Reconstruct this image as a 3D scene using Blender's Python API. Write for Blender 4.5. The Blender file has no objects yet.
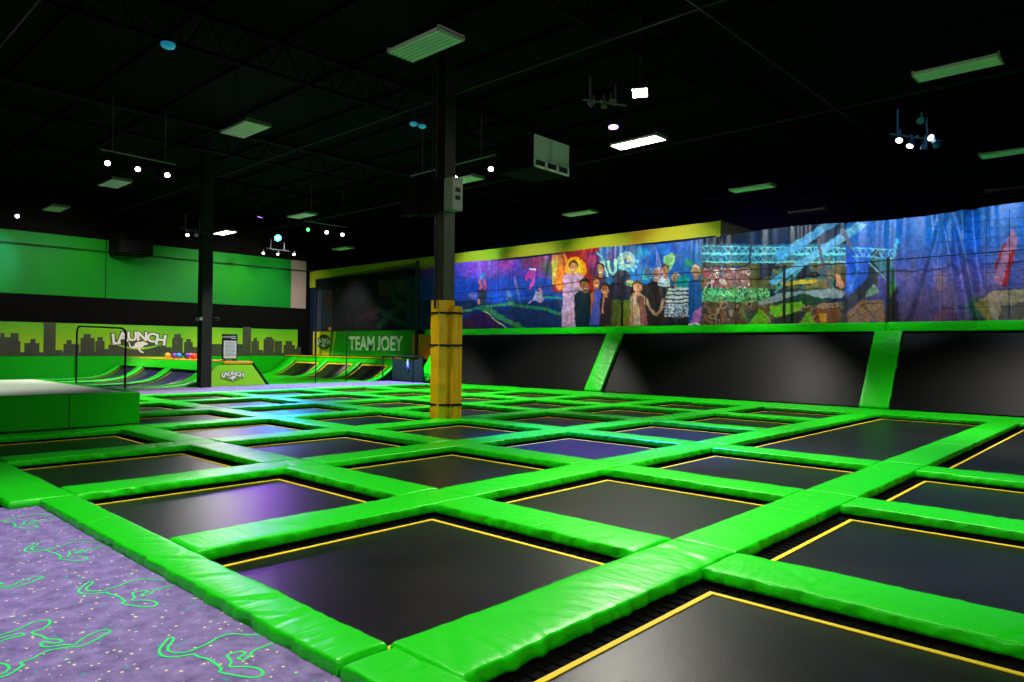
import bpy, math, random
import numpy as np
from mathutils import Vector, Matrix, noise

# ------------------------------------------------------------------ camera, world, exposure
S = 1.35                      # camera height above the pad tops, metres; u = distances in camera heights
F_PX, YAW, PITCH, ROLL = 707.66, 0.74835, 0.01026, 0.00985
sc = bpy.context.scene
C = sc.collection
def P(b, a, z): return Vector((b*S, a*S, (z+1)*S))       # z=-1 is the pad tops, z=0 the camera

cam_d = bpy.data.cameras.new('camera'); cam = bpy.data.objects.new('camera', cam_d); C.objects.link(cam)
cam_d.sensor_width = 36; cam_d.lens = F_PX/1024*36; cam_d.clip_end = 200
fw = Vector((math.cos(YAW)*math.cos(PITCH), math.sin(YAW)*math.cos(PITCH), math.sin(PITCH)))
rt0 = Vector((math.sin(YAW), -math.cos(YAW), 0)); up0 = rt0.cross(fw)
rt = rt0*math.cos(ROLL)+up0*math.sin(ROLL); up = up0*math.cos(ROLL)-rt0*math.sin(ROLL)
M = Matrix((rt, up, -fw)).transposed().to_4x4(); M.translation = P(0, 0, 0)
cam.matrix_world = M
sc.camera = cam

world = bpy.data.worlds.new('world'); sc.world = world; world.use_nodes = True
world.node_tree.nodes['Background'].inputs[0].default_value = (0.01, 0.02, 0.05, 1)
world.node_tree.nodes['Background'].inputs[1].default_value = 0.0
sc.view_settings.view_transform = 'Standard'; sc.view_settings.look = 'None'
sc.view_settings.gamma = 1; sc.view_settings.exposure = 0.0; sc.view_settings.use_curve_mapping = False

# ------------------------------------------------------------------ photo measurements -> room coordinates
def ray(px, py):
    x = px-512; y = py-341
    cr, sr = math.cos(ROLL), math.sin(ROLL)
    u = x*cr+y*sr; w = -x*sr+y*cr
    F, U, R = 1, -w/F_PX, u/F_PX
    cp, sp = math.cos(PITCH), math.sin(PITCH)
    F, U = F*cp-U*sp, F*sp+U*cp
    c, s = math.cos(YAW), math.sin(YAW)
    return (F*c+R*s, F*s-R*c, U)
def on_b(px, py, b):
    d = ray(px, py); t = b/d[0]; return (d[1]*t, d[2]*t)      # a, z
def on_a(px, py, a):
    d = ray(px, py); t = a/d[1]; return (d[0]*t, d[2]*t)      # b, z
def on_z(px, py, z):
    d = ray(px, py); t = z/d[2]; return (d[0]*t, d[1]*t)      # b, a

# ------------------------------------------------------------------ materials
def srgb(r, g, b):
    f = lambda c: ((c/255+0.055)/1.055)**2.4 if c > 10 else c/255/12.92
    return (f(r), f(g), f(b), 1)
MATS = {}
def mat(name, col, rough=0.5, spec=0.5, metal=0.0, emit=None, estr=0, bump=None, var=None):
    m = bpy.data.materials.new(name); m.use_nodes = True; nt = m.node_tree; n = nt.nodes; l = nt.links
    p = n['Principled BSDF']
    p.inputs['Base Color'].default_value = col if len(col) == 4 else (*col, 1)
    p.inputs['Roughness'].default_value = rough; p.inputs['Metallic'].default_value = metal
    p.inputs['Specular IOR Level'].default_value = spec
    if emit: p.inputs['Emission Color'].default_value = (*emit[:3], 1); p.inputs['Emission Strength'].default_value = estr
    if bump or var:
        tc = n.new('ShaderNodeTexCoord')
    if bump:                                     # (scale xyz, noise scale, strength, distance)
        sxyz, ns, st, di = bump
        mp = n.new('ShaderNodeMapping'); mp.inputs['Scale'].default_value = sxyz; l.new(tc.outputs['Object'], mp.inputs[0])
        no = n.new('ShaderNodeTexNoise'); no.inputs['Scale'].default_value = ns; no.inputs['Detail'].default_value = 3
        l.new(mp.outputs[0], no.inputs['Vector'])
        bu = n.new('ShaderNodeBump'); bu.inputs['Strength'].default_value = st; bu.inputs['Distance'].default_value = di
        l.new(no.outputs['Fac'], bu.inputs['Height']); l.new(bu.outputs[0], p.inputs['Normal'])
    if var:                                      # (noise scale, colour 2)
        no = n.new('ShaderNodeTexNoise'); no.inputs['Scale'].default_value = var[0]; no.inputs['Detail'].default_value = 4
        l.new(tc.outputs['Object'], no.inputs['Vector'])
        mx = n.new('ShaderNodeMix'); mx.data_type = 'RGBA'
        rmp = n.new('ShaderNodeMapRange'); rmp.inputs[1].default_value = 0.35; rmp.inputs[2].default_value = 0.65
        l.new(no.outputs['Fac'], rmp.inputs[0]); l.new(rmp.outputs[0], mx.inputs[0])
        mx.inputs[6].default_value = col if len(col) == 4 else (*col, 1); mx.inputs[7].default_value = (*var[1][:3], 1)
        l.new(mx.outputs[2], p.inputs['Base Color'])
    MATS[name] = m
    return m
PAD = mat('green_vinyl', (0.009, 0.66, 0.005), 0.34, 0.30, bump=((5, 1.6, 5), 4, 0.55, 0.012))
PAD2 = mat('green_wall_vinyl', (0.004, 0.44, 0.004), 0.45, 0.2, bump=((1, 1, 1), 2, 0.3, 0.01))
BED = mat('woven_black_polypropylene', (0.0045, 0.0045, 0.005), 0.33, 0.24, bump=((14, 120, 30), 1.5, 0.35, 0.003), var=(1.3, (0.010, 0.0095, 0.010)))
TAPE = mat('yellow_webbing', (0.80, 0.62, 0.015), 0.6, 0.3)
SKIRT = mat('black_skirt', (0.003, 0.003, 0.003), 0.9, 0.1)
SPRINGM = mat('dull_spring', (0.004, 0.004, 0.004), 0.9, 0.03)
STEEL = mat('dark_galvanised_steel', (0.10, 0.10, 0.10), 0.5, 0.5, metal=0.6)
BLACK = mat('black_paint', (0.008, 0.008, 0.009), 0.6, 0.3)
DECKB = mat('black_ceiling_paint', (0.0022, 0.0025, 0.003), 0.9, 0.05)
FLOORM = mat('black_concrete', (0.004, 0.004, 0.004), 0.9, 0.1)
WBED = mat('wall_bed_weave', (0.004, 0.004, 0.0045), 0.42, 0.10, bump=((14, 120, 30), 1.5, 0.35, 0.003))
BLKWALL = mat('black_wall_paint', (0.004, 0.0035, 0.0035), 0.9, 0.04)
NAVY = mat('dark_navy_wall', (0.006, 0.012, 0.05), 0.8, 0.2)
YELPAD = mat('yellow_vinyl', (0.85, 0.46, 0.004), 0.45, 0.3, bump=((2, 2, 2), 2, 0.05, 0.004))
YELWALL = mat('yellow_wall_paint', (0.45, 0.52, 0.015), 0.7, 0.2)
ORANGE = mat('orange_vinyl', (0.75, 0.22, 0.01), 0.45)
ORAYEL = mat('amber_vinyl', (0.85, 0.38, 0.01), 0.45)
GREYCOL = mat('grey_column_paint', (0.085, 0.085, 0.065), 0.5)
WHITE = mat('white_enamel', (0.75, 0.78, 0.75), 0.5)
WHITEP = mat('white_print', (0.75, 0.72, 0.76), 0.6)
PINKW = mat('pale_pink_wall', (0.32, 0.22, 0.21), 0.8)
BOXG = mat('grey_box', (0.30, 0.31, 0.28), 0.5)
REFL = mat('fixture_reflector', (0.62, 0.66, 0.62), 0.5)
TUBE = mat('unlit_tube', (0.98, 0.98, 0.98), 0.3)
LITTUBE = mat('lit_tube', (0.9, 0.9, 0.85), 0.3, emit=(1.0, 0.95, 0.78), estr=55)
LITTUBE2 = mat('lit_tube_far', (0.9, 0.9, 0.85), 0.3, emit=(1.0, 0.93, 0.72), estr=14)
FLOODL = mat('flood_lens', (0.9, 0.9, 0.9), 0.3, emit=(1.0, 0.92, 0.85), estr=160)
SPOTL = mat('spot_lens', (0.9, 0.9, 0.9), 0.3, emit=(0.95, 1.0, 0.88), estr=14)
TEALL = mat('teal_lens', (0.1, 0.8, 0.8), 0.3, emit=(0.02, 0.75, 1.0), estr=40)
PURPL = mat('purple_lens', (0.4, 0.1, 0.9), 0.3, emit=(0.38, 0.12, 1.0), estr=14)
GRNL = mat('green_lens', (0.1, 0.9, 0.1), 0.3, emit=(0.05, 1.0, 0.1), estr=6)
CYDOME = mat('blue_dome', (0.05, 0.45, 0.75), 0.25, emit=(0.02, 0.35, 0.6), estr=0.35)
OLIVE = mat('skyline_print', (0.030, 0.036, 0.018), 0.6, var=(3, (0.05, 0.055, 0.03)))
NEON = mat('neon_green_print', (0.02, 0.85, 0.16), 0.7, 0.2)
PURPBED = mat('purple_black_bed', (0.020, 0.012, 0.055), 0.34, 0.5)
PALECAR = mat('pale_mat_vinyl', (0.50, 0.62, 0.48), 0.6, 0.4)
GREENSIGN = mat('green_sign_print', (0.008, 0.27, 0.008), 0.6)
YELSIGN = mat('yellow_sign_print', (0.80, 0.60, 0.01), 0.6)
LIME = mat('lime_print', (0.22, 0.62, 0.008), 0.5)
PAPER = mat('paper', (0.8, 0.86, 0.9), 0.7)
GREYP = mat('grey_print', (0.2, 0.22, 0.25), 0.7)
def ball_mat(n, c): return mat(n, c, 0.35)

# left wall paint (teal/green streaky), city backdrop paint
GWALL = mat('green_wall_panel', (0.0015, 0.22, 0.004), 0.6, 0.15, var=(0.35, (0.002, 0.17, 0.02)))
m = CITY = mat('city_backdrop', (0.1, 0.4, 0.01), 0.6, 0.3)
nt = m.node_tree; n = nt.nodes; l = nt.links
tc = n.new('ShaderNodeTexCoord'); sep = n.new('ShaderNodeSeparateXYZ'); l.new(tc.outputs['Object'], sep.inputs[0])
mr = n.new('ShaderNodeMapRange'); mr.inputs[1].default_value = 0.63*S; mr.inputs[2].default_value = 1.65*S
l.new(sep.outputs['Z'], mr.inputs[0])
no = n.new('ShaderNodeTexNoise'); no.inputs['Scale'].default_value = 0.25; l.new(tc.outputs['Object'], no.inputs['Vector'])
ad = n.new('ShaderNodeMath'); ad.operation = 'ADD'; ad.inputs[1].default_value = -0.5
l.new(no.outputs['Fac'], ad.inputs[0])
ad2 = n.new('ShaderNodeMath'); l.new(ad.outputs[0], ad2.inputs[0]); l.new(mr.outputs[0], ad2.inputs[1])
cr = n.new('ShaderNodeValToRGB'); cr.color_ramp.elements[0].color = (0.40, 0.62, 0.008, 1); cr.color_ramp.elements[1].color = (0.08, 0.38, 0.008, 1)
l.new(ad2.outputs[0], cr.inputs[0]); l.new(cr.outputs[0], n['Principled BSDF'].inputs['Base Color'])

# carpet: violet with speckles
m = CARPET = mat('violet_speckled_carpet', (0.2, 0.15, 0.4), 0.85, 0.15)
nt = m.node_tree; n = nt.nodes; l = nt.links; bs = n['Principled BSDF']
tc = n.new('ShaderNodeTexCoord')
no = n.new('ShaderNodeTexNoise'); no.inputs['Scale'].default_value = 9; no.inputs['Detail'].default_value = 8; no.inputs['Roughness'].default_value = .7; l.new(tc.outputs['Object'], no.inputs['Vector'])
cr = n.new('ShaderNodeValToRGB'); cr.color_ramp.elements[0].position = .3; cr.color_ramp.elements[1].position = .7
cr.color_ramp.elements[0].color = (0.115, 0.085, 0.215, 1); cr.color_ramp.elements[1].color = (0.31, 0.25, 0.50, 1)
l.new(no.outputs['Fac'], cr.inputs[0])
prev = cr.outputs[0]
for sc_, rad, colr, off in ((22, 0.17, (0.85, 0.80, 0.35, 1), 0), (17, 0.16, (0.02, 0.40, 0.30, 1), 5.3), (27, 0.11, (0.75, 0.70, 0.65, 1), 9.1)):
    mp = n.new('ShaderNodeMapping'); mp.inputs['Location'].default_value = (off, off*.7, 0); mp.inputs['Scale'].default_value = (1, 1, 0.001)
    l.new(tc.outputs['Object'], mp.inputs[0])
    vo = n.new('ShaderNodeTexVoronoi'); vo.inputs['Scale'].default_value = sc_; vo.inputs['Randomness'].default_value = .95; l.new(mp.outputs[0], vo.inputs['Vector'])
    lt = n.new('ShaderNodeMath'); lt.operation = 'LESS_THAN'; lt.inputs[1].default_value = rad; l.new(vo.outputs['Distance'], lt.inputs[0])
    # keep only some of the cells
    sp = n.new('ShaderNodeSeparateColor'); l.new(vo.outputs['Color'], sp.inputs[0])
    g = n.new('ShaderNodeMath'); g.operation = 'GREATER_THAN'; g.inputs[1].default_value = .40; l.new(sp.outputs[0], g.inputs[0])
    mu = n.new('ShaderNodeMath'); mu.operation = 'MULTIPLY'; l.new(lt.outputs[0], mu.inputs[0]); l.new(g.outputs[0], mu.inputs[1])
    mx = n.new('ShaderNodeMix'); mx.data_type = 'RGBA'; l.new(mu.outputs[0], mx.inputs[0]); l.new(prev, mx.inputs[6]); mx.inputs[7].default_value = colr
    prev = mx.outputs[2]
l.new(prev, bs.inputs['Base Color'])

# fine black netting: real holes through a see-through weave
def net_mat(name, cover, col=(0.004, 0.004, 0.006)):
    m = mat(name, col, 0.8, 0.1); nt = m.node_tree; n = nt.nodes; l = nt.links
    tr = n.new('ShaderNodeBsdfTransparent'); mx = n.new('ShaderNodeMixShader'); mx.inputs[0].default_value = cover
    l.new(tr.outputs[0], mx.inputs[1]); l.new(n['Principled BSDF'].outputs[0], mx.inputs[2]); l.new(mx.outputs[0], n['Material Output'].inputs[0])
    return m
NET_D = net_mat('dense_black_netting', 0.80); NET_L = net_mat('light_black_netting', 0.14)

# printed vinyl: colours live on the mesh as a painted print
def print_mat(name, rough=0.45):
    m = mat(name, (1, 1, 1), rough, 0.35); nt = m.node_tree; n = nt.nodes; l = nt.links
    at = n.new('ShaderNodeAttribute'); at.attribute_name = 'Print'; l.new(at.outputs['Color'], n['Principled BSDF'].inputs['Base Color'])
    return m
PRINT = print_mat('printed_vinyl_banner', 0.38); PRINTF = print_mat('printed_wall_mural', 0.7)

# ------------------------------------------------------------------ helpers
def obj_from(name, verts, faces, material, parent=None, smooth=False, loc=None):
    me = bpy.data.meshes.new(name); me.from_pydata([tuple(v) for v in verts], [], faces)
    me.materials.append(material)
    if smooth: me.polygons.foreach_set('use_smooth', [True]*len(me.polygons))
    o = bpy.data.objects.new(name, me); C.objects.link(o)
    if parent is not None: o.parent = parent
    if loc is not None: o.location = loc
    return o
class MB:
    def __init__(s): s.v = []; s.f = []
    def add(s, vs, fs):
        k = len(s.v); s.v += [Vector(x) for x in vs]; s.f += [tuple(i+k for i in f) for f in fs]; return s
    def box(s, p0, p1, mtx=None):
        x0, y0, z0 = p0; x1, y1, z1 = p1
        vs = [Vector(c) for c in ((x0,y0,z0),(x1,y0,z0),(x1,y1,z0),(x0,y1,z0),(x0,y0,z1),(x1,y0,z1),(x1,y1,z1),(x0,y1,z1))]
        if mtx: vs = [mtx @ v for v in vs]
        return s.add(vs, [(0,3,2,1),(4,5,6,7),(0,1,5,4),(1,2,6,5),(2,3,7,6),(3,0,4,7)])
    def bbox(s, b0, b1, a0, a1, z0, z1):         # box in room coordinates (camera heights)
        return s.box(P(b0, a0, z0), P(b1, a1, z1))
    def cbox(s, p0, p1, c=0.01):                 # chamfered box
        x0, y0, z0 = p0; x1, y1, z1 = p1
        ring = lambda d, z: [(x0+d, y0+d, z), (x1-d, y0+d, z), (x1-d, y1-d, z), (x0+d, y1-d, z)]
        r = ring(c, z0)+ring(0, z0+c)+ring(0, z1-c)+ring(c, z1)
        fs = [(3, 2, 1, 0), (12, 13, 14, 15)]
        for k in range(3):
            for i in range(4): j = (i+1) % 4; fs.append((k*4+i, k*4+j, k*4+4+j, k*4+4+i))
        return s.add(r, fs)
    def tube(s, p0, p1, r, n=8, r1=None):
        p0 = Vector(p0); p1 = Vector(p1); d = (p1-p0).normalized(); r1 = r if r1 is None else r1
        u = d.orthogonal().normalized(); w = d.cross(u)
        vs = [p0+(u*math.cos(t)+w*math.sin(t))*r for t in [2*math.pi*i/n for i in range(n)]]
        vs += [p1+(u*math.cos(t)+w*math.sin(t))*r1 for t in [2*math.pi*i/n for i in range(n)]]
        return s.add(vs, [(i, (i+1) % n, n+(i+1) % n, n+i) for i in range(n)]+[tuple(range(n))[::-1], tuple(range(n, 2*n))])
    def path(s, pts, r, n=6):
        for p, q in zip(pts, pts[1:]): s.tube(p, q, r, n)
        return s
    def prism(s, prof, to3, t0, t1):             # 2-D outline swept between two offsets
        n = len(prof); vs = [to3(x, y, t0) for x, y in prof]+[to3(x, y, t1) for x, y in prof]
        return s.add(vs, [(i, (i+1) % n, n+(i+1) % n, n+i) for i in range(n)]+[tuple(range(n))[::-1], tuple(range(n, 2*n))])
    def sphere(s, c, r, nu=14, nv=9, zs=1.0):
        c = Vector(c); vs = [c+Vector((0, 0, r*zs))]; fs = []
        for j in range(1, nv):
            t = math.pi*j/nv
            vs += [c+Vector((r*math.sin(t)*math.cos(2*math.pi*i/nu), r*math.sin(t)*math.sin(2*math.pi*i/nu), zs*r*math.cos(t))) for i in range(nu)]
        vs.append(c-Vector((0, 0, r*zs)))
        for i in range(nu): fs.append((0, 1+i, 1+(i+1) % nu))
        for j in range(nv-2):
            for i in range(nu): a = 1+j*nu; fs.append((a+i, a+nu+i, a+nu+(i+1) % nu, a+(i+1) % nu))
        a = 1+(nv-2)*nu
        for i in range(nu): fs.append((a+i, len(vs)-1, a+(i+1) % nu))
        return s.add(vs, fs)
    def build(s, name, material, parent=None, smooth=False):
        off = Vector((0, 0, 0))
        if parent is not None: off = parent.location
        return obj_from(name, [v-off for v in s.v], s.f, material, parent, smooth)
    def local(s, name, material, parent=None, smooth=False):
        return obj_from(name, s.v, s.f, material, parent, smooth)
def tag(o, label, cat, group=None):
    o['label'] = label; o['category'] = cat
    if group: o['group'] = group
    return o
def thing(name, label, cat, loc, group=None):
    o = bpy.data.objects.new(name, None); o.empty_display_size = .1; C.objects.link(o); o.location = loc
    return tag(o, label, cat, group)
def struct(o): o['kind'] = 'structure'; return o
def copy_tree(o, parent=None):
    c = o.copy(); C.objects.link(c); c.parent = parent
    for ch in o.children: copy_tree(ch, c)
    return c
ORD = ['first', 'second', 'third', 'fourth', 'fifth', 'sixth', 'seventh', 'eighth', 'ninth', 'tenth']

def letter_mesh(txt, size, depth, bold=0.0):
    cu = bpy.data.curves.new('lettering', 'FONT'); cu.body = txt; cu.size = size; cu.extrude = depth/2; cu.offset = bold*size
    cu.align_x = 'CENTER'; cu.resolution_u = 3
    o = bpy.data.objects.new('lettering', cu); C.objects.link(o)
    dg = bpy.context.evaluated_depsgraph_get(); dg.update()
    me = bpy.data.meshes.new_from_object(o.evaluated_get(dg))
    vs = [v.co.copy() for v in me.vertices]; fs = [tuple(p.vertices) for p in me.polygons]
    bpy.data.objects.remove(o); bpy.data.curves.remove(cu); bpy.data.meshes.remove(me)
    return vs, fs
def text_on(mb, txt, size, depth, origin, ex, ey, en, bold=0.0, sx=1.0, sy=1.0):
    vs, fs = letter_mesh(txt, size, depth, bold)
    return mb.add([origin+ex*(v.x*sx)+ey*(v.y*sy)+en*v.z for v in vs], fs)

# ------------------------------------------------------------------ lamps
def lamp(kind, name, loc, target, energy, color, size=0.3, spot=100, blend=0.6):
    d = bpy.data.lights.new(name, kind); d.energy = energy; d.color = color
    if kind == 'SPOT': d.spot_size = math.radians(spot); d.spot_blend = blend; d.shadow_soft_size = size
    if kind == 'AREA': d.shape = 'RECTANGLE'; d.size = size[0]; d.size_y = size[1]
    o = bpy.data.objects.new(name, d); C.objects.link(o); o.location = loc
    o.rotation_euler = (Vector(target)-Vector(loc)).to_track_quat('-Z', 'Y').to_euler()
    return o

# ------------------------------------------------------------------ room shell
GROUND = -1-0.25/S
fl = struct(MB().bbox(-8, 20, -8, 25.4, GROUND-.15, GROUND).build('floor', FLOORM))
ZC = 4.7
ce = struct(MB().bbox(-8, 20, -8, 25.4, ZC, ZC+.15).build('ceiling', DECKB))
AW = 24.8                                           # left wall plane
wl = struct(MB().bbox(-8, 20, AW, AW+.3, GROUND, ZC).build('wall_left', BLKWALL))
BWL = 15.0                                          # right wall plane (bulkhead)
ABK = 7.46
# bulkhead: the right wall up to z=2.95 for a > 7.46, black beyond
mb = MB()
mb.bbox(BWL, 16.6, ABK, AW, GROUND, 2.62)
wr = struct(mb.build('wall_right', NAVY))
zt1 = on_b(700, 223.5, BWL)[1]
struct(MB().bbox(BWL-.03, BWL, ABK+.06, AW, 2.62, zt1).bbox(BWL-.03, BWL+.02, 15.2, AW, 2.3, 2.63).build('trim_1', YELWALL))
struct(MB().bbox(BWL, 17.4, ABK, ABK+.06, 2.2, zt1).build('trim_2', mat('bulkhead_side_paint', (0.42, 0.44, 0.40), 0.7)))
struct(MB().bbox(BWL-.05, BWL, ABK, ABK+.12, 2.3, zt1).build('trim_3', YELWALL))
struct(MB().bbox(BWL, 17.4, ABK+.06, AW, zt1-.05, zt1-.02).build('trim_4', NAVY))
struct(MB().bbox(19.6, 19.9, -8, AW, GROUND, ZC).build('wall_far_right', NAVY))
struct(MB().bbox(-8, 20, -8.3, -8, GROUND, ZC).build('wall_back', BLKWALL))
struct(MB().bbox(-8.3, -8, -8, AW, GROUND, ZC).build('wall_front', BLKWALL))

# left wall finishes
zg0, zg1 = 1.47, 3.32
edges = [-4.0, 1.6, on_a(105.5, 270, AW)[0], 14.15]
for b0, b1 in zip(edges, edges[1:]):
    o = MB().bbox(b0+.012, b1-.012, AW-.03, AW, zg0, zg1).build('wall_panel', GWALL, wl)
o = MB().bbox(-8, 14.15, AW-.05, AW, .645, zg0-.01).build('black_band', BLKWALL, wl)
o = MB().bbox(-8, 14.45, AW-.035, AW, -.37, .635).build('city_backdrop', CITY, wl)
o = MB().bbox(14.15, 14.78, AW-.05, AW, zg0, zg1).build('pale_end_panel', PINKW, wl); o['label'] = 'pale pink panel at the corner'
o = MB().tube(P(-6, AW-.2, 2.93), P(15.8, AW-.2, 2.93), .02).build('conduit', BLACK, wl)
# wall pads under the skyline
for b0 in np.arange(-4.6, 14.4, 1.9):
    o = MB().box(P(b0+.01, AW-.12, GROUND), P(min(b0+1.89, 14.6), AW-.04, -.375)).build('wall_pad', PAD2, wl)
# skyline print (raised vinyl), outlines measured along the wall
sky = [(-2,13,337),(0,4,333),(7,20,341),(10,18,333),(24,39,343),(30,35,339),(43,55,323),(55,62,350),(63,79,344),(66,71,340),(80,94,338),(83,90,334),(95,104,341),(97,102,337),(104,110,349),
       (108,160,345),(113,158,340),(160,171,347),(172,182,338),(174,180,334),(184,192,342),(186,190,339),(192,200,347),(211,222,344),(222,243,344),(242,250,327),(251,258,341),(253,256,338),(258,262,350),(263,273,339),(265,271,337),(274,281,341),(283,294,345),(285,291,341),(294,300,349),(300,312,347)]
mb = MB()
for si, (x0, x1, y) in enumerate(sky):
    b0 = on_a(x0, 350, AW)[0]; b1 = min(on_a(x1, 350, AW)[0], 14.4); z = on_a((x0+x1)/2, y, AW)[1]
    mb.bbox(b0, b1, AW-.045-si*.0009, AW-.03, -.365-si*.0003, z)
mb.bbox(on_a(-40, 350, AW)[0], 14.4, AW-.043, AW-.03, -.364, -.26)
mb.build('skyline_print', OLIVE, wl)

# a kangaroo in profile, from the tail tip round; unit box, y down
K_OUT = [(115,415),(75,460),(55,495),(75,525),(140,533),(200,525),(265,515),(290,530),(350,545),(400,575),(430,605),(420,622),(500,640),(600,655),(660,650),(680,630),(660,605),(600,592),(540,590),(480,590),(490,560),(465,525),(500,508),(560,500),(572,512),(530,540),(560,548),(600,530),(620,497),(700,465),(745,447),(800,432),(815,418),(790,400),(745,385),(735,350),(715,372),(690,350),(690,385),(640,398),(600,400),(500,393),(420,410),(350,450),(280,480),(220,503),(150,505),(112,495),(110,470),(140,430),(130,412)]
def logo(parent_mb_white, mb_dark, mb_yel, o, ex, ey, en, w):
    """arched LAUNCH lettering with kangaroo, width w, centred at o"""
    txt = 'LAUNCH'
    xs = [-.43, -.30, -.125, .065, .25, .43]; hs = [1.16, 1.04, 1.0, 1.0, 1.04, 1.16]; ys = [-.095, -.04, -.02, -.02, -.045, -.10]; rs = [7, 4, 1, -1, -4, -7]
    for c, x, h, y, r in zip(txt, xs, hs, ys, rs):
        rr = math.radians(r); ex2 = ex*math.cos(rr)+ey*math.sin(rr); ey2 = ey*math.cos(rr)-ex*math.sin(rr)
        oo = o+ex*(x*w)+ey*(y*w)
        text_on(mb_dark, c, w*.26*h, .004, oo-ey*(w*.010)+en*.012, ex2, ey2, en, .095, 1.08, 1.05)
        text_on(parent_mb_white, c, w*.26*h, .004, oo+en*.022, ex2, ey2, en, .03, 1.08, 1.0)
    N = 16
    for mbx, z0, th in ((mb_dark, .014, .10), (mb_yel, .018, .045)):
        up_, lo_ = [], []
        for i in range(N+1):
            t = -1+2*i/N; x = t*.41*w; y = -.11*w-(1-t*t)*.075*w; k = th*w*(1-t*t*.7)
            up_.append(o+ex*x+ey*(y+k*.5)+en*z0); lo_.append(o+ex*x+ey*(y-k*.5)+en*z0)
        mbx.add(up_+lo_, [(i, N+1+i, N+2+i, i+1) for i in range(N)])
    roo = [(385,335),(395,375),(410,395),(440,385),(455,345),(490,328),(520,330),(545,318),(575,330),(612,352),(600,368),(565,372),(545,400),(515,410),(520,440),(560,462),(562,476),(530,472),(500,445),(485,412),(450,412),(415,414),(385,395),(374,340)]
    cx = sum(p[0] for p in roo)/len(roo); cy = sum(p[1] for p in roo)/len(roo)
    for mbx, z0, k in ((mb_dark, .024, 1.16), (parent_mb_white, .028, 1.0)):
        sc_ = w/625; pts = [o+ex*(((x-cx)*k+cx-497)*sc_)+ey*(-((y-cy)*k+cy-300)*sc_)+en*z0 for x, y in roo]
        mbx.add(pts, [tuple(range(len(pts)))])
def build_logo(parent, o, ex, ey, en, w, wm=WHITEP, dm=OLIVE, ym=LIME):
    a_, b_, c_ = MB(), MB(), MB(); logo(a_, b_, c_, o, ex, ey, en, w)
    b_.build('logo_outline', dm, parent); c_.build('logo_swoosh', ym, parent); a_.build('logo_lettering', wm, parent)
EXB, EXA, EZ = Vector((1, 0, 0)), Vector((0, 1, 0)), Vector((0, 0, 1))
x0, z0 = on_a(138, 339, AW); x1 = on_a(163, 339, AW)[0]; x2 = on_a(113, 339, AW)[0]
lg = thing('wall_logo', 'white arched LAUNCH lettering with leaping kangaroo on the city skyline backdrop', 'sign', P(x0, AW-.05, z0))
build_logo(lg, P(x0, AW-.05, z0-.02), EXB, EZ, -EXA, (x1-x2)*S*1.02)

# ------------------------------------------------------------------ ceiling steel
for i, a in enumerate((-3.6, 1.0, 5.4, 9.9, 14.8, 19.4, 23.8)):
    mb = MB().bbox(-8, 19.6, a-.05, a+.05, ZC-.12, ZC-.06).bbox(-8, 19.6, a-.04, a+.04, ZC-.62, ZC-.57)
    zz = 0
    for k in range(int(27.5/.6)):
        b = -8+k*.6
        mb.tube(P(b, a, ZC-.6), P(b+.3, a, ZC-.1), .016, 5); mb.tube(P(b+.3, a, ZC-.1), P(b+.6, a, ZC-.6), .016, 5)
    struct(mb.build('roof_truss', DECKB))
mb = MB()
for b in np.arange(-7, 19, 1.25):
    mb.bbox(b-.03, b+.03, -8, AW, ZC-.06, ZC)
struct(mb.build('ceiling_purlins', DECKB))
pipem = mat('black_pipe', (0.005, 0.006, 0.007), 0.6, 0.2)
for b in (2.2, 7.4, 12.0, 17.0):
    struct(MB().tube(P(b, -7.9, ZC-.75), P(b, AW, ZC-.75), .03, 8).build('sprinkler_pipe', pipem))
for a in (3.9, 12.6):
    struct(MB().tube(P(-7.9, a, ZC-.82), P(19.5, a, ZC-.82), .022, 8).build('sprinkler_pipe', pipem))

# ------------------------------------------------------------------ trampoline field
Q = 1.87571; W2 = .35
A_ = lambda k: 1.58+Q*k            # pad lines running along b: a from A_(k) to A_(k)+W2
B_ = lambda j: 3.0+Q*(j-1)         # pad lines running along a
ZP = -1.0; HP = .08/S; ZM = -1-.097/S
rnd = random.Random(4)

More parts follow.
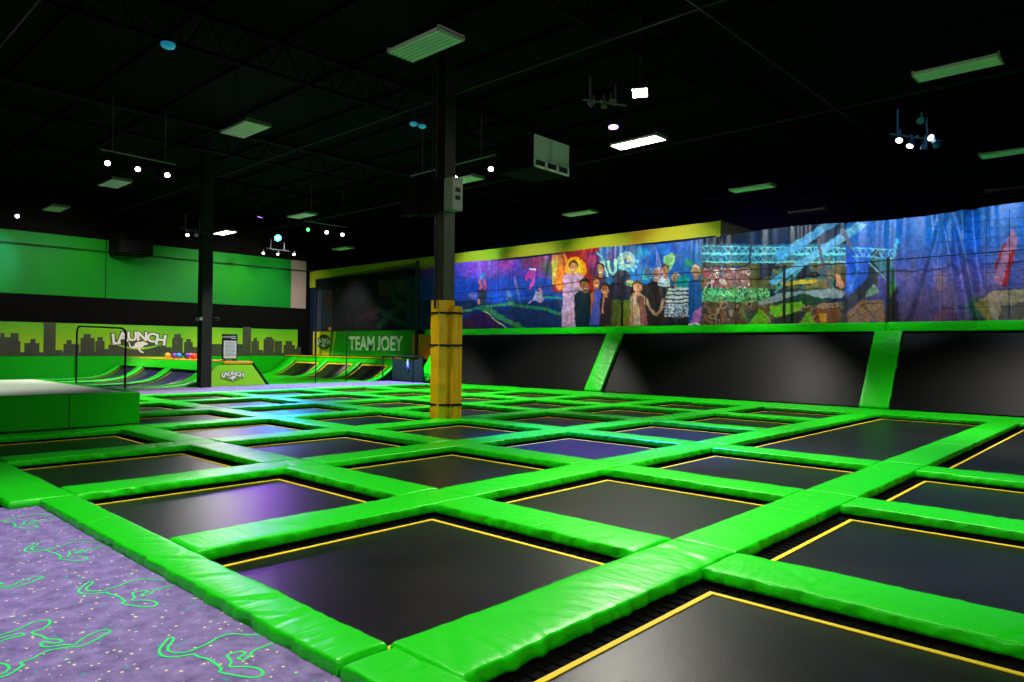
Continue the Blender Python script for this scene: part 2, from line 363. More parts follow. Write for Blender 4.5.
def pad_mesh(name, L, W, H, seed, mat_, step=.02):
    """soft vinyl covered foam pad: rounded edges, domed top, gathered folds down the sides; x 0..L, y 0..W, z -H..0"""
    r = .012; prof = []          # (y, z, normal-ish weight side)
    ns = 3
    prof.append((.012, -H, 0))
    prof.append((0.0, -H+.008, 1))
    for k in range(1, ns+1): prof.append((0, -H+.008+(H-r-.008)*k/ns, 1))
    for k in range(1, 4): t = math.pi/2*k/3; prof.append((r-r*math.cos(t), -r+r*math.sin(t), .6))
    nt_ = 9
    for k in range(1, nt_): prof.append((r+(W-2*r)*k/nt_, 0, 0))
    for k in range(0, 3): t = math.pi/2*k/3; prof.append((W-r+r*math.sin(t), -r+r*math.cos(t), .6))
    for k in range(0, ns+1): prof.append((W, -r-(H-r-.008)*k/ns, 1))
    prof.append((W-.012, -H, 0))
    n = len(prof); m = max(4, int(L/step)); vs = []; fs = []
    rs = random.Random(seed); ph = rs.random()*50
    cre = [(rs.uniform(.05, .95)*L, rs.uniform(-1.2, 1.2), rs.uniform(.004, .011), rs.uniform(.03, .07)) for _ in range(int(L*3.2))]
    for i in range(m+1):
        x = L*i/m; e = min(x, L-x); er = max(0, 1-e/.02)
        for (y, z, sd) in prof:
            yc = (y-W/2)/(W/2)
            d = .0
            dz = -.010*er*er if z > -.03 else 0
            dy = 0
            if sd > 0:
                f = noise.noise(Vector((x*10+z*5+ph, z*4, seed*3.1)))+.7*noise.noise(Vector((x*24+z*12+ph, 3.3, seed)))
                dy += sd*f*.021*(.35+.65*min(1, max(0, -z/H*1.5)))*(1 if y > W/2 else -1)*(-1)
                dy += sd*(.004 if y > W/2 else -.004)*math.sin(math.pi*min(1, max(0, -z/H)))
            if z > -.03:
                dz += .004*(1-yc*yc)+.007*noise.noise(Vector((x*1.7+ph, y*3, seed)))+.003*noise.noise(Vector((x*7+ph, y*5, seed)))
                for cx, sl, dp, wd in cre:
                    t = x-(cx+sl*(y-W/2)); dz -= dp*math.exp(-(t/wd)**2*4)*(.6+.4*abs(yc))*.9*(1-yc**8*.8)
                    dz += dp*.55*math.exp(-((t-wd)/wd)**2*3)*(.5+.5*abs(yc))*.7*(1-yc**8*.8)
            vs.append((x, y+dy-er*0*yc, z+dz))
    for i in range(m):
        for j in range(n):
            j2 = (j+1) % n
            fs.append((i*n+j, (i+1)*n+j, (i+1)*n+j2, i*n+j2))
    fs.append(tuple(range(n))); fs.append(tuple(m*n+j for j in range(n))[::-1])
    me = bpy.data.meshes.new(name); me.from_pydata(vs, [], fs); me.materials.append(mat_)
    me.polygons.foreach_set('use_smooth', [True]*len(me.polygons))
    return me
def rot_place(o, b, a, z, along):
    o.location = P(b, a, z)
    if along == 'a': o.rotation_euler = (0, 0, math.pi/2); o.location = P(b, a, z)   # x->+a, y->-b
LM = Q*S-.012; SM = (Q-W2)*S-.014
longs = [pad_mesh('long_pad', LM, W2*S, .08, 11+k, PAD) for k in range(5)]
shorts = [pad_mesh('cross_pad', SM, W2*S, .08, 41+k, PAD) for k in range(5)]
def pad_b(b, a, name, label, group, me=None, z=ZP, sx=1):      # runs along +b, occupies a..a+W2
    o = bpy.data.objects.new(name, me or rnd.choice(longs)); C.objects.link(o); o.location = P(b, a, z); o.scale[0] = sx
    if rnd.random() < .4: o.location.x += 0
    return tag(o, label, 'pad', group)
def pad_a(b, a, name, label, group, me=None, z=ZP, sx=1, sy=1):      # runs along +a, occupies b..b+W2
    o = bpy.data.objects.new(name, me or rnd.choice(shorts)); C.objects.link(o); o.location = P(b+W2*sy, a, z)
    o.rotation_euler = (0, 0, math.pi/2); o.scale[0] = sx; o.scale[1] = sy
    return tag(o, label, 'pad', group)

def trampoline(b0, b1, a0, a1, label):
    t = thing('trampoline', label, 'trampoline', P((b0+b1)/2, (a0+a1)/2, ZM), 'trampolines in the green pad grid')
    hx = (b1-b0)/2*S; hy = (a1-a0)/2*S; g = .12; tw = .034
    mx, my = hx-g, hy-g
    # bed: slightly sagging sheet
    nx, ny = 8, 8; vs = []; fs = []
    for j in range(ny+1):
        for i in range(nx+1):
            x = -mx+2*mx*i/nx; y = -my+2*my*j/ny
            vs.append((x, y, -.018*(1-(x/mx)**2)*(1-(y/my)**2)))
    for j in range(ny):
        for i in range(nx): k = j*(nx+1)+i; fs.append((k, k+1, k+nx+2, k+nx+1))
    bed = obj_from('bed', vs, fs, BED, t, True)
    m = MB()
    for x0_, y0_, x1_, y1_ in ((-mx, -my, mx, -my+tw), (-mx, my-tw, mx, my), (-mx, -my+tw, -mx+tw, my-tw), (mx-tw, -my+tw, mx, my-tw)):
        m.box((x0_, y0_, .001), (x1_, y1_, .006))
    m.local('border_tape', TAPE, bed)
    m = MB()                                       # black spring cover sloping out under the pads
    o_ = .10
    for s_ in (-1, 1):
        m.box((-hx-o_, s_*(my) if s_ > 0 else -hy-o_, -.02), (hx+o_, hy+o_ if s_ > 0 else -my, -.012))
        m.box((mx if s_ > 0 else -hx-o_, -my, -.02), (hx+o_ if s_ > 0 else -mx, my, -.012))
    m.local('spring_cover', SKIRT, t)
    m = MB()                                       # steel frame on the ground below the pads
    zf = GROUND-ZM; zf = zf*S
    for s_ in (-1, 1):
        m.box((-hx-.10, min(s_*(hy+.05), s_*(hy+.10)), zf), (hx+.10, max(s_*(hy+.05), s_*(hy+.10)), .012))
        m.box((min(s_*(hx+.05), s_*(hx+.10)), -hy-.05, zf), (max(s_*(hx+.05), s_*(hx+.10)), hy+.05, .012))
    frm = m.local('frame', BLACK, t)
    m = MB()
    n1 = int(2*mx/.09)
    for i in range(n1):
        x = -mx+.05+i*.09
        for s_ in (-1, 1): m.tube((x, s_*my, -.004), (x, s_*(my+.11), -.004), .006, 4)
    n2 = int(2*my/.09)
    for i in range(n2):
        y = -my+.05+i*.09
        for s_ in (-1, 1): m.tube((s_*mx, y, -.004), (s_*(mx+.11), y, -.004), .006, 4)
    sp = m.local('springs', SPRINGM, frm); sp['kind'] = 'stuff'
    return t
# rows count from the front right corner of the picture to the back left, lines from the kangaroo carpet to the sloping wall
special = {(0, 1): 'black trampoline with wide grey glint in the bottom right foreground of the picture',
           (1, 1): 'large black trampoline in the middle foreground beside the kangaroo carpet, whitish streak across it',
           (2, 1): 'black trampoline with tan and purple light streaks, left of the foreground one'}
for i in range(8):                                 # row index
    a0 = A_(i-1)+W2; a1 = A_(i)
    cols = [(j, B_(j-1)+W2, B_(j)) for j in range(1, 7)]
    if i in (0, 1): cols = cols[:3]+[(4, B_(3)+W2, B_(6))]
    for j, b0, b1 in cols:
        if j == 1: b0 = 1.43
        if j == 1 and i >= 5: continue
        lab = special.get((i, j))
        if not lab:
            if i in (0, 1) and j == 4: lab = ('long black lane trampoline running up to the sloping wall, ' + ('at the right picture edge' if i == 0 else 'left of the rightmost lane'))
            else: lab = f'black trampoline in the {ORD[j-1]} line from the kangaroo carpet, {ORD[i]} from the front right'
        trampoline(b0, b1, a0, a1, lab)
G1 = 'pads running away from the carpet towards the sloping wall'; G2 = 'pads running alongside the kangaroo carpet direction'
for k in range(-1, 8):
    for j in range(1, 7):
        if k >= 5 and j == 1: continue
        b = B_(j-1)+W2 if j > 1 else 1.485
        # long run: starts at the crossing of line j-1 for j>1
        if j == 1: b0, L = 1.485, (3.0+W2-1.485)
        else: b0, L = B_(j-1)+W2, Q
        if k >= 5 and j == 2: pass
        if k == -1: lab = f'green pad on the lower right side of front trampoline, {ORD[j-1]} line from the carpet'
        else: lab = f'green vinyl pad on upper left side of {ORD[j-1]} line trampoline, {ORD[k]} from the front right'
        pad_b(b0+.004, A_(k), 'trampoline_pad', lab, G1, sx=(L*S-.012)/LM)
for i in range(8):
    a0 = A_(i-1)+W2
    for j in range(1, 7):
        if i in (0, 1) and j in (4, 5): continue
        if i >= 5 and j == 1:
            continue
        if i >= 5 and j == 2: pass
        lab = f'green vinyl pad on upper right side of {ORD[j-1]} line trampoline, {ORD[i]} from the front right'
        pad_a(B_(j), a0+.005, 'trampoline_pad', lab, G2)
# edging strip along the carpet
for i, (a0, a1) in enumerate(((-.6, 1.91), (1.93, 5.32))):
    me = pad_mesh('edging', (a1-a0)*S-.012, .2*S, .085, 77+i, PAD)
    pad_a(1.285-(W2-.2), a0, 'edging_pad', ['short green edging pad at the bottom picture edge beside the front trampoline', 'long green edging pad between the kangaroo carpet and the nearest trampolines'][i], 'pads edging the kangaroo carpet', me)
    bpy.context.scene.collection.objects[-1].location = P(1.482, a0+.004, ZP)
for i in (3, 4):
    a0 = A_(i-1)+(0 if i == 3 else W2); a1 = A_(i)
    me = pad_mesh('edge', (a1-a0)*S-.012, .36*S, .08, 81+i, PAD)
    o = pad_a(1.12, a0, 'edging_pad', ['green pad at the left picture edge beyond the carpet', 'green pad at the left picture edge in front of the tall block'][i-3], 'pads at the left edge', me); o.location = P(1.482, a0+.004, ZP)
me = pad_mesh('edge', 1.75*S, .22*S, .085, 91, PAD)
pad_b(-.66, 5.44, 'edging_pad', 'green pad across the far end of the kangaroo carpet at the left', 'pads at the left edge', me)
me = pad_mesh('edge', 1.75*S, W2*S, .08, 92, PAD)
pad_b(-.66, A_(4), 'edging_pad', 'green pad at the foot of the tall block, furthest left', 'pads at the left edge', me)

# pads at the foot of the sloping wall: two parallel runs
WB = B_(6)+W2
for r in range(2):
    for k in range(-1, 8):
        a0 = A_(k)+(W2 if k < 0 else W2); 
        me = shorts[(k+r) % 5]
        L = Q
        o = pad_a(WB+.01+r*.39, A_(k-0)+W2 if False else A_(k-1)+W2, 'wall_foot_pad',
                  f'green pad in the {"inner" if r == 0 else "outer"} strip at the sloping wall foot, beside {ORD[k+1]} row from right', 'pads at the foot of the sloping wall', me, sx=(Q*S-.012)/SM, sy=1.08)
# ------------------------------------------------------------------ kangaroo carpet
ZCARP = -1.045
cp = thing('kangaroo_carpet', 'violet speckled carpet with neon green kangaroo outlines in the left foreground', 'carpet', P(0, 3, ZCARP))
MB().bbox(-6, 1.28, -7.5, 5.44, GROUND, ZCARP).build('carpet_body', CARPET, cp)
def ribbon(mb, pts, w, z):
    n_ = len(pts)
    L_, R_ = [], []
    for i in range(n_):
        p = pts[i]; q0 = pts[max(0, i-1)]; q1 = pts[min(n_-1, i+1)]
        d = Vector((q1[0]-q0[0], q1[1]-q0[1], 0))
        if d.length < 1e-6: d = Vector((1, 0, 0))
        d.normalize(); nn = Vector((-d.y, d.x, 0))*w/2
        c = Vector((p[0], p[1], z)); L_.append(c+nn); R_.append(c-nn)
    mb.add(L_+R_, [(i, n_+i, n_+i+1, i+1) for i in range(n_-1)])
def smooth_line(pts, k=3):
    out = []
    n_ = len(pts)
    for i in range(n_-1):
        p0 = pts[max(i-1, 0)]; p1 = pts[i]; p2 = pts[i+1]; p3 = pts[min(i+2, n_-1)]
        for s_ in range(k):
            t = s_/k
            out.append(tuple(.5*((2*p1[c])+(-p0[c]+p2[c])*t+(2*p0[c]-5*p1[c]+4*p2[c]-p3[c])*t*t+(-p0[c]+3*p1[c]-3*p2[c]+p3[c])*t**3) for c in (0, 1)))
    out.append(pts[-1]); return out
def gk(pts, sx, ox, oy):
    return [on_z(ox+x/sx, oy+y/sx, ZCARP) for x, y in pts]
k1 = gk(K_OUT, 6.02, 150, 569)
T_OUT = [(670,372),(620,370),(560,390),(500,420),(450,455),(400,458),(340,465),(270,472),(245,460),(265,440),(320,450),(372,440),(350,425),(290,425),(250,405),(200,392),(200,378),(250,365),(295,335),(298,312),(270,310),(200,325),(130,355),(70,380),(0,400),(-60,410),(-120,440),(-170,480),(-180,520),(-120,545),(-60,570),(0,572),(40,580),(55,600),(30,625),(0,638),(-40,650),(0,655),(50,640),(100,610),(135,580),(125,565),(200,540),(240,515),(300,492),(400,475),(480,468),(520,455),(600,415),(670,376)]
t1 = gk(T_OUT, 6.02, 0, 569)
ear = gk([(0,440),(60,420),(140,402),(130,390),(60,405),(0,420),(-40,440)], 6.02, 0, 569)
zr = (ZCARP+1)*S+.002
per = .865
tip = k1[0]
for r in range(-2, 6):
    for c_ in range(-4, 1):
        db = c_*1.55; da = per*r
        for src in (k1, t1, ear):
            mb = MB()
            pts = smooth_line([((b+db)*S, (a+da)*S) for b, a in src])
            if max(p[1] for p in pts) > 5.40*S or min(p[1] for p in pts) < -6.9*S: continue
            pts = [p for p in pts if p[0] < 1.27*S]
            if len(pts) > 3:
                # cut where clipping breaks the run
                run = [pts[0]]
                for p, q_ in zip(pts, pts[1:]):
                    if math.hypot(p[0]-q_[0], p[1]-q_[1]) > .08:
                        if len(run) > 2: ribbon(mb, run, .013, zr)
                        run = []
                    run.append(q_)
                if len(run) > 2: ribbon(mb, run, .013, zr)
            if mb.f: mb.build('kangaroo_print', NEON, cp)

# ------------------------------------------------------------------ tall block at the left
bk = thing('landing_block', 'tall green padded block with pale flat top at the left edge', 'block', P(1.5, 11.5, ZP))
ZB = -.60
MB().bbox(-2, 3.25, 9.56, 14.0, GROUND, ZB).build('top_mat', PALECAR, bk)
for b0, b1 in ((.6, 2.56), (2.57, 3.34)):
    m = MB().cbox(P(b0, 9.47, -1+.005), P(b1, 9.57, ZB+.012), .02).build('front_pad', PAD2, bk)
MB().cbox(P(-1.3, 9.47, -1+.005), P(.59, 9.57, ZB+.012), .02).build('front_pad', PAD2, bk)
MB().cbox(P(3.255, 9.575, -1+.005), P(3.34, 14.0, ZB+.012), .02).build('side_pad', PAD2, bk)

# ------------------------------------------------------------------ walkway carpet behind the grid
wk = MB().bbox(3.44, 13.2, A_(7)+W2+.02, 17.37, GROUND, -1.02).build('walkway_carpet', CARPET)
tag(wk, 'pale violet speckled walkway carpet crossing behind the trampoline grid', 'carpet')
# green floor mats between the walkway and the left wall
o = MB().cbox(P(2.0, 14.02, GROUND), P(3.42, 20.5, -1.03), .02).build('floor_mat', PAD2); tag(o, 'flat green floor mat behind the tall block by the left wall', 'mat')
o = MB().cbox(P(9.45, 17.5, GROUND), P(12.2, AW-.13, -1.05), .02).build('floor_mat', PAD); tag(o, 'flat green floor mat between the two curved ramps', 'mat')

# ------------------------------------------------------------------ curved ramps
def ribbon_profile(mb, prof, a0, a1, th, lift):
    """thick strip following a (b,z) profile, between a0 and a1"""
    n_ = len(prof); top = []; bot = []
    for i, (b, z) in enumerate(prof):
        q0 = prof[max(0, i-1)]; q1 = prof[min(n_-1, i+1)]
        d = Vector((q1[0]-q0[0], q1[1]-q0[1])).normalized(); nn = Vector((-d.y, d.x))
        if nn.y < 0: nn = -nn
        top.append((b+nn.x*lift, z+nn.y*lift)); bot.append((b+nn.x*(lift-th), z+nn.y*(lift-th)))
    k = n_
    vs = [P(b, a0, z) for b, z in top]+[P(b, a1, z) for b, z in top]+[P(b, a0, z) for b, z in bot]+[P(b, a1, z) for b, z in bot]
    fs = []
    for i in range(k-1):
        fs += [(i, i+1, k+i+1, k+i), (2*k+i, 3*k+i, 3*k+i+1, 2*k+i+1), (i, 2*k+i, 2*k+i+1, i+1), (k+i, k+i+1, 3*k+i+1, 3*k+i)]
    fs += [(0, k, 3*k, 2*k), (k-1, 3*k-1, 4*k-1, 2*k-1)]
    mb.add(vs, fs)
def curve_prof(b_foot, b_top, z_foot, z_top, n_=12, pw=2.4):
    return [(b_foot+(b_top-b_foot)*t, z_foot+(z_top-z_foot)*t**pw) for t in [i/n_ for i in range(n_+1)]]
# spine ramp (left): lanes climb towards the amber deck
sp = thing('spine_ramp', 'curved ramp with three purple lit lanes rising to an amber deck by the left wall', 'ramp', P(8, 21, -1.1))
pr = [(4.6, -1.10), (5.6, -1.10), (6.6, -1.09), (7.0, -1.07), (7.3, -1.03), (7.55, -.96), (7.75, -.85), (7.95, -.69), (8.2, -.47)]
MB().cbox(P(8.16, 17.5, -.47), P(8.92, AW-.13, -.40), .015).build('deck_pad', ORAYEL, sp)
lanes = [(22.75, 24.1), (20.65, 22.25), (18.45, 20.15)]
divs = [(24.15, AW-.13), (22.27, 22.7), (20.2, 20.6), (17.5, 18.4)]
for a0, a1 in divs:
    m = MB(); ribbon_profile(m, pr, a0, a1, .07, .06); m.build('divider_pad', PAD, sp, True)
for a0, a1 in lanes:
    m = MB(); ribbon_profile(m, pr, a0-.02, a1+.02, .01, .0); m.build('lane_bed', PURPBED, sp, True)
    m = MB()
    for (e0, e1) in ((a0+.06, a0+.09), (a1-.09, a1-.06)): ribbon_profile(m, pr[2:-1], e0, e1, .004, .008)
    m.build('lane_tape', TAPE, sp)
m = MB(); ribbon_profile(m, pr[-2:], 17.5, AW-.14, .05, .065); m.build('top_pad', PAD, sp)
# body + right slope
m = MB().prism([(7.72, -1.12), (8.17, -.5), (8.9, -.5), (9.36, -1.12)], lambda x, y, t: P(x, t, y), 17.52, AW-.14)
m.build('ramp_body', PAD2, sp)
m = MB(); ribbon_profile(m, [(8.93, -.46), (9.4, -1.08)], 17.5, AW-.14, .05, .03); m.build('back_slope_pad', BLACK, sp)
MB().prism([(7.5, -1.04), (7.95, -.49), (8.86, -.49), (9.27, -1.04)], lambda x, y, t: P(x, t, y), 17.40, 17.50).build('end_panel', LIME, sp)
cc = on_a(232, 375, 17.40)
build_logo(sp, P(cc[0], 17.39, cc[1]), EXB, EZ, -EXA, .56*S)

# team ramp (right wall)
jr = thing('curved_ramp', 'green curved ramp with three black lanes below the TEAM JOEY sign', 'ramp', P(13.4, 21.2, -1.1))
pr2 = [(12.2, -1.10), (12.7, -1.08), (13.0, -1.04), (13.22, -.97), (13.42, -.86), (13.62, -.72), (13.80, -.57), (13.95, -.42)]
MB().cbox(P(13.9, 17.75, -.42), P(14.86, AW-.13, -.36), .015).build('deck_pad', PAD, jr)
MB().cbox(P(13.88, 17.75, -.375), P(14.02, AW-.14, -.335), .01).build('deck_edge', YELPAD, jr)
lanes2 = [(22.05, 23.8), (20.0, 21.65), (18.05, 19.6)]
divs2 = [(23.85, AW-.13), (21.67, 22.03), (19.62, 19.98), (17.75, 18.03)]
for a0, a1 in divs2:
    m = MB(); ribbon_profile(m, pr2, a0, a1, .07, .05); m.build('divider_pad', PAD, jr, True)
m = MB(); ribbon_profile(m, pr2[:2], 17.75, AW-.13, .06, .05); m.build('foot_pad', PAD, jr)
m = MB(); ribbon_profile(m, pr2[-2:], 17.75, AW-.13, .06, .045); m.build('top_pad', PAD, jr)
for a0, a1 in lanes2:
    m = MB(); ribbon_profile(m, pr2, a0-.02, a1+.02, .01, 0); m.build('lane_bed', BED, jr, True)
    m = MB()
    for (e0, e1) in ((a0+.07, a0+.13), (a1-.13, a1-.07)): ribbon_profile(m, pr2[1:-1], e0, e1, .004, .010)
    ribbon_profile(m, [(13.74, -.62), (13.79, -.578)], a0+.07, a1-.07, .004, .012)
    m.build('lane_tape', TAPE, jr)
MB().prism([(12.3, -1.16), (13.3, -1.02), (13.98, -.5), (14.86, -.45), (14.86, -1.16)], lambda x, y, t: P(x, t, y), 17.76, AW-.14).build('ramp_body', BLACK, jr)

# dodgeballs on the amber deck
for px, py, col, nm, lb in ((171, 358, (0.85, 0.55, 0.02), 'yellow', 'yellow play ball at the left of the row on the amber deck'),
                           (178, 357.2, (0.25, 0.05, 0.5), 'violet', 'violet play ball beside the yellow one on the amber deck'),
                           (182.5, 358.6, (0.03, 0.35, 0.5), 'teal', 'teal blue play ball in the middle of the row on the deck'),
                           (185, 360.3, (0.85, 0.20, 0.03), 'orange', 'orange play ball lying in front of the teal one on the deck'),
                           (191, 359.5, (0.14, 0.06, 0.35), 'indigo', 'dark indigo play ball between the orange ones on the amber deck'),
                           (197.5, 360.5, (0.80, 0.12, 0.03), 'red', 'red orange play ball half hidden behind the black column')):
    a_ = on_b(px, py, 8.55)[0]; rr = .085*S*1.0
    m = MB().sphere((0, 0, 0), rr); 
    # moulded seam line
    m.add([Vector((math.cos(t)*rr*1.01, math.sin(t)*rr*1.01, dz)) for dz in (-.004, .004) for t in [2*math.pi*i/20 for i in range(20)]], [(i, (i+1) % 20, 20+(i+1) % 20, 20+i) for i in range(20)])
    o = m.local('play_ball', ball_mat(nm+'_rubber', col), None, True); o.location = P(8.45 if nm not in ('orange',) else 8.7, a_, -.40)+Vector((0, 0, rr))
    tag(o, lb, 'ball', 'play balls on the deck')

# poster stand on the deck end
c0 = on_a(222.5, 334, 17.75); c1 = on_a(237, 359.5, 17.75)
ps = thing('rules_sign', 'black framed sign with a white sheet standing on the amber deck end', 'sign', P((c0[0]+c1[0])/2, 17.75, -.40))
MB().cbox(P(c0[0], 17.74, c1[1]), P(c1[0], 17.78, c0[1]), .006).build('board', BLACK, ps)
w_ = c1[0]-c0[0]
sht = MB().bbox(c0[0]+.03, c1[0]-.03, 17.732, 17.74, c1[1]+.03, c0[1]-.17).build('sheet', PAPER, ps)
m = MB(); text_on(m, 'LAUNCH', .075, .003, P((c0[0]+c1[0])/2-.09, 17.735, c0[1]-.09), EXB, EZ, -EXA, .03)
for k in range(2): m.bbox(c0[0]+.22, c1[0]-.04, 17.733, 17.74, c0[1]-.065-.05*k, c0[1]-.045-.05*k)
m.build('heading', WHITEP, ps)
m = MB()
for k in range(11): m.bbox(c0[0]+.06, c1[0]-.06-(.05 if k % 3 == 2 else 0), 17.728, 17.733, c0[1]-.225-k*.034, c0[1]-.213-k*.034)
m.build('printed_lines', GREYP, ps).parent = sht
MB().bbox(c0[0]+.05, c0[0]+.08, 17.75, 17.79, -.40, c1[1]+.02).bbox(c1[0]-.08, c1[0]-.05, 17.75, 17.79, -.40, c1[1]+.02).bbox(c0[0]+.02, c1[0]-.02, 17.66, 17.88, -.40, -.385).build('stand', BLACK, ps)

# hoop frame (black pipe arch) with light net on the left
hb = 5.92
hp = thing('net_arch', 'tall thin black pipe arch standing in front of the LAUNCH wall logo', 'frame', P(hb, 19.5, -1.02))
a_l, a_r = 21.3, 17.7
pts = [P(hb, a_r, -1.02), P(hb, a_r, .22), P(hb, a_r+.06, .33), P(hb, a_r+.25, .38), P(hb, a_l-.2, .47), P(hb, a_l-.06, .42), P(hb, a_l, .3), P(hb, a_l, -1.05)]
MB().path(pts, .03, 6).build('pipe', BLACK, hp)
obj_from('netting', [p-hp.location for p in (P(hb, a_r, -1.0), P(hb, a_l, -1.0), P(hb, a_l, .4), P(hb, a_r, .33))], [(0, 1, 2, 3)], net_mat('sheer_netting', 0.05), hp)

# ------------------------------------------------------------------ sloping wall trampolines
AR0, AR1 = -7.5, 16.15
wp = [(13.5, -1.0), (14.42, .38)]
def slope_pt(t, lift=0):
    d = Vector((wp[1][0]-wp[0][0], wp[1][1]-wp[0][1])); nn = Vector((-d.y, d.x)).normalized()
    return (wp[0][0]+d.x*t+nn.x*lift, wp[0][1]+d.y*t+nn.y*lift)
dv = [(-2.55, -2.1), (3.58, 4.05), (9.69, 10.17), (15.85, 16.3)]
bays = [(AR0, -2.55), (-2.1, 3.58), (4.05, 9.69), (10.17, 15.85)]
bl = ['', 'sloping black wall trampoline at the right picture edge, right of both green dividers', 'sloping black wall trampoline between the two green dividers', 'sloping black wall trampoline with pale streak, just right of the yellow padded column']
bl[0] = 'sloping black wall trampoline beyond the right picture edge'
for (a0, a1), lb in zip(bays[1:], bl[1:]):
    t = thing('wall_trampoline', lb, 'trampoline', P(13.5, (a0+a1)/2, -1.0), 'sloping wall trampolines')
    m = MB(); N = 12; vs = []; fs = []
    for j in range(9):
        for i in range(N+1):
            u = i/N; v_ = j/8; b, z = slope_pt(v_, -.03-.05*math.sin(math.pi*u)*math.sin(math.pi*v_)); vs.append(P(b, a0-.03+(a1-a0+.06)*u, z))
    for j in range(8):
        for i in range(N): k = j*(N+1)+i; fs.append((k, k+1, k+N+2, k+N+1))
    m.add(vs, fs); m.build('bed', WBED, t, True)
    m = MB()
    for u0, u1 in ((.0, 1.0),):
        for tt in (.012,): 
            b, z = slope_pt(tt, -.02); b2, z2 = slope_pt(tt+.012, -.02)
            m.add([P(b, a0, z), P(b, a1, z), P(b2, a1, z2), P(b2, a0, z2)], [(0, 1, 2, 3)])
    m.build('bottom_seam', SKIRT, t)
me_div = pad_mesh('divider', math.hypot(wp[1][0]-wp[0][0], wp[1][1]-wp[0][1])*S, .47*S, .10, 131, PAD)
dl = ['green pad strip climbing the sloping wall beyond the right edge', 'green sloping divider pad on the right, between the right and middle wall trampolines', 'green sloping divider pad between the middle and left wall trampolines', 'green sloping divider pad hidden mostly behind the yellow column']
ang = math.atan2(wp[1][1]-wp[0][1], wp[1][0]-wp[0][0])
for (a0, a1), lb in zip(dv, dl):
    o = bpy.data.objects.new('divider_pad', me_div); C.objects.link(o)
    o.rotation_euler = (0, -ang, 0); b, z = slope_pt(0, .055); o.location = P(b, a0, z)
    tag(o, lb, 'pad', 'divider pads on the sloping wall')
seg = [(-2.1, 3.86), (3.87, 9.93), (9.94, 15.1), (15.11, 17.1)]
sl = ['green top rail pad above the right wall trampoline', 'green top rail pad above the middle wall trampoline', 'green top rail pad above the left wall trampoline', 'short green top rail pad behind the yellow column']
for i, ((a0, a1), lb) in enumerate(zip(seg, sl)):
    me = pad_mesh('rail', (a1-a0)*S-.012, .30*S, .17*S, 141+i, PAD, .06)
    o = bpy.data.objects.new('top_rail_pad', me); C.objects.link(o); o.rotation_euler = (0, 0, math.pi/2); o.location = P(14.69, a0, .555)
    tag(o, lb, 'pad', 'top rail pads on the sloping wall')
# black supporting wall behind the slope
tb = MB().prism([(13.62, GROUND), (13.62, -1.02), (14.5, .36), (14.62, .36), (14.62, GROUND)], lambda x, y, t: P(x, t, y), -2.1, 16.2).build('trampoline_backing', BLACK)
struct(tb)

# ------------------------------------------------------------------ printed banner
rs = np.random.RandomState(3)
def vnoise(x, y, seed=0):
    xi = np.floor(x).astype(int); yi = np.floor(y).astype(int); fx = x-xi; fy = y-yi
    fx = fx*fx*(3-2*fx); fy = fy*fy*(3-2*fy)
    h = lambda a, b: (np.sin(a*127.1+b*311.7+seed*74.7)*43758.5453) % 1.0
    return (h(xi, yi)*(1-fx)+h(xi+1, yi)*fx)*(1-fy)+(h(xi, yi+1)*(1-fx)+h(xi+1, yi+1)*fx)*fy
class Paint:
    """print artwork laid out on the sheet; x,y are artwork coordinates"""
    def __init__(s, X, Y): s.X = X; s.Y = Y; s.c = np.zeros((len(X), 3)); s.c[:] = (25/255, 45/255, 100/255)
    def put(s, mk, col, al=1.0):
        col = np.array(col)/255.0; al = np.asarray(al)
        if al.ndim: al = al[mk][:, None]
        s.c[mk] = s.c[mk]*(1-al)+col*al
    def poly(s, pts, col, al=1.0):
        X, Y = s.X, s.Y; ins = np.zeros(len(X), bool); n_ = len(pts)
        for i in range(n_):
            x0, y0 = pts[i]; x1, y1 = pts[(i+1) % n_]
            if y0 == y1: continue
            c = ((y0 > Y) != (y1 > Y)) & (X < (x1-x0)*(Y-y0)/(y1-y0)+x0); ins ^= c
        s.put(ins, col, al)
    def ell(s, cx, cy, rx, ry, col, al=1.0): s.put(((s.X-cx)/rx)**2+((s.Y-cy)/ry)**2 < 1, col, al)
    def soft(s, cx, cy, rx, ry, col, al=1.0):
        d = ((s.X-cx)/rx)**2+((s.Y-cy)/ry)**2; k = np.clip(1-d, 0, 1)*al; s.put(k > 0, col, k)
    def line(s, pts, w, col, al=1.0):
        for (x0, y0), (x1, y1) in zip(pts, pts[1:]):
            dx, dy = x1-x0, y1-y0; L2 = dx*dx+dy*dy+1e-9; t = np.clip(((s.X-x0)*dx+(s.Y-y0)*dy)/L2, 0, 1)
            s.put((s.X-x0-t*dx)**2+(s.Y-y0-t*dy)**2 < (w/2)**2, col, al)
    def band(s, m, fx, fy, cols, seed=0):
        k = vnoise(s.X*fx, s.Y*fy, seed); k2 = (k*len(cols)).astype(int).clip(0, len(cols)-1)
        for i, c in enumerate(cols): s.put(m & (k2 == i), c)
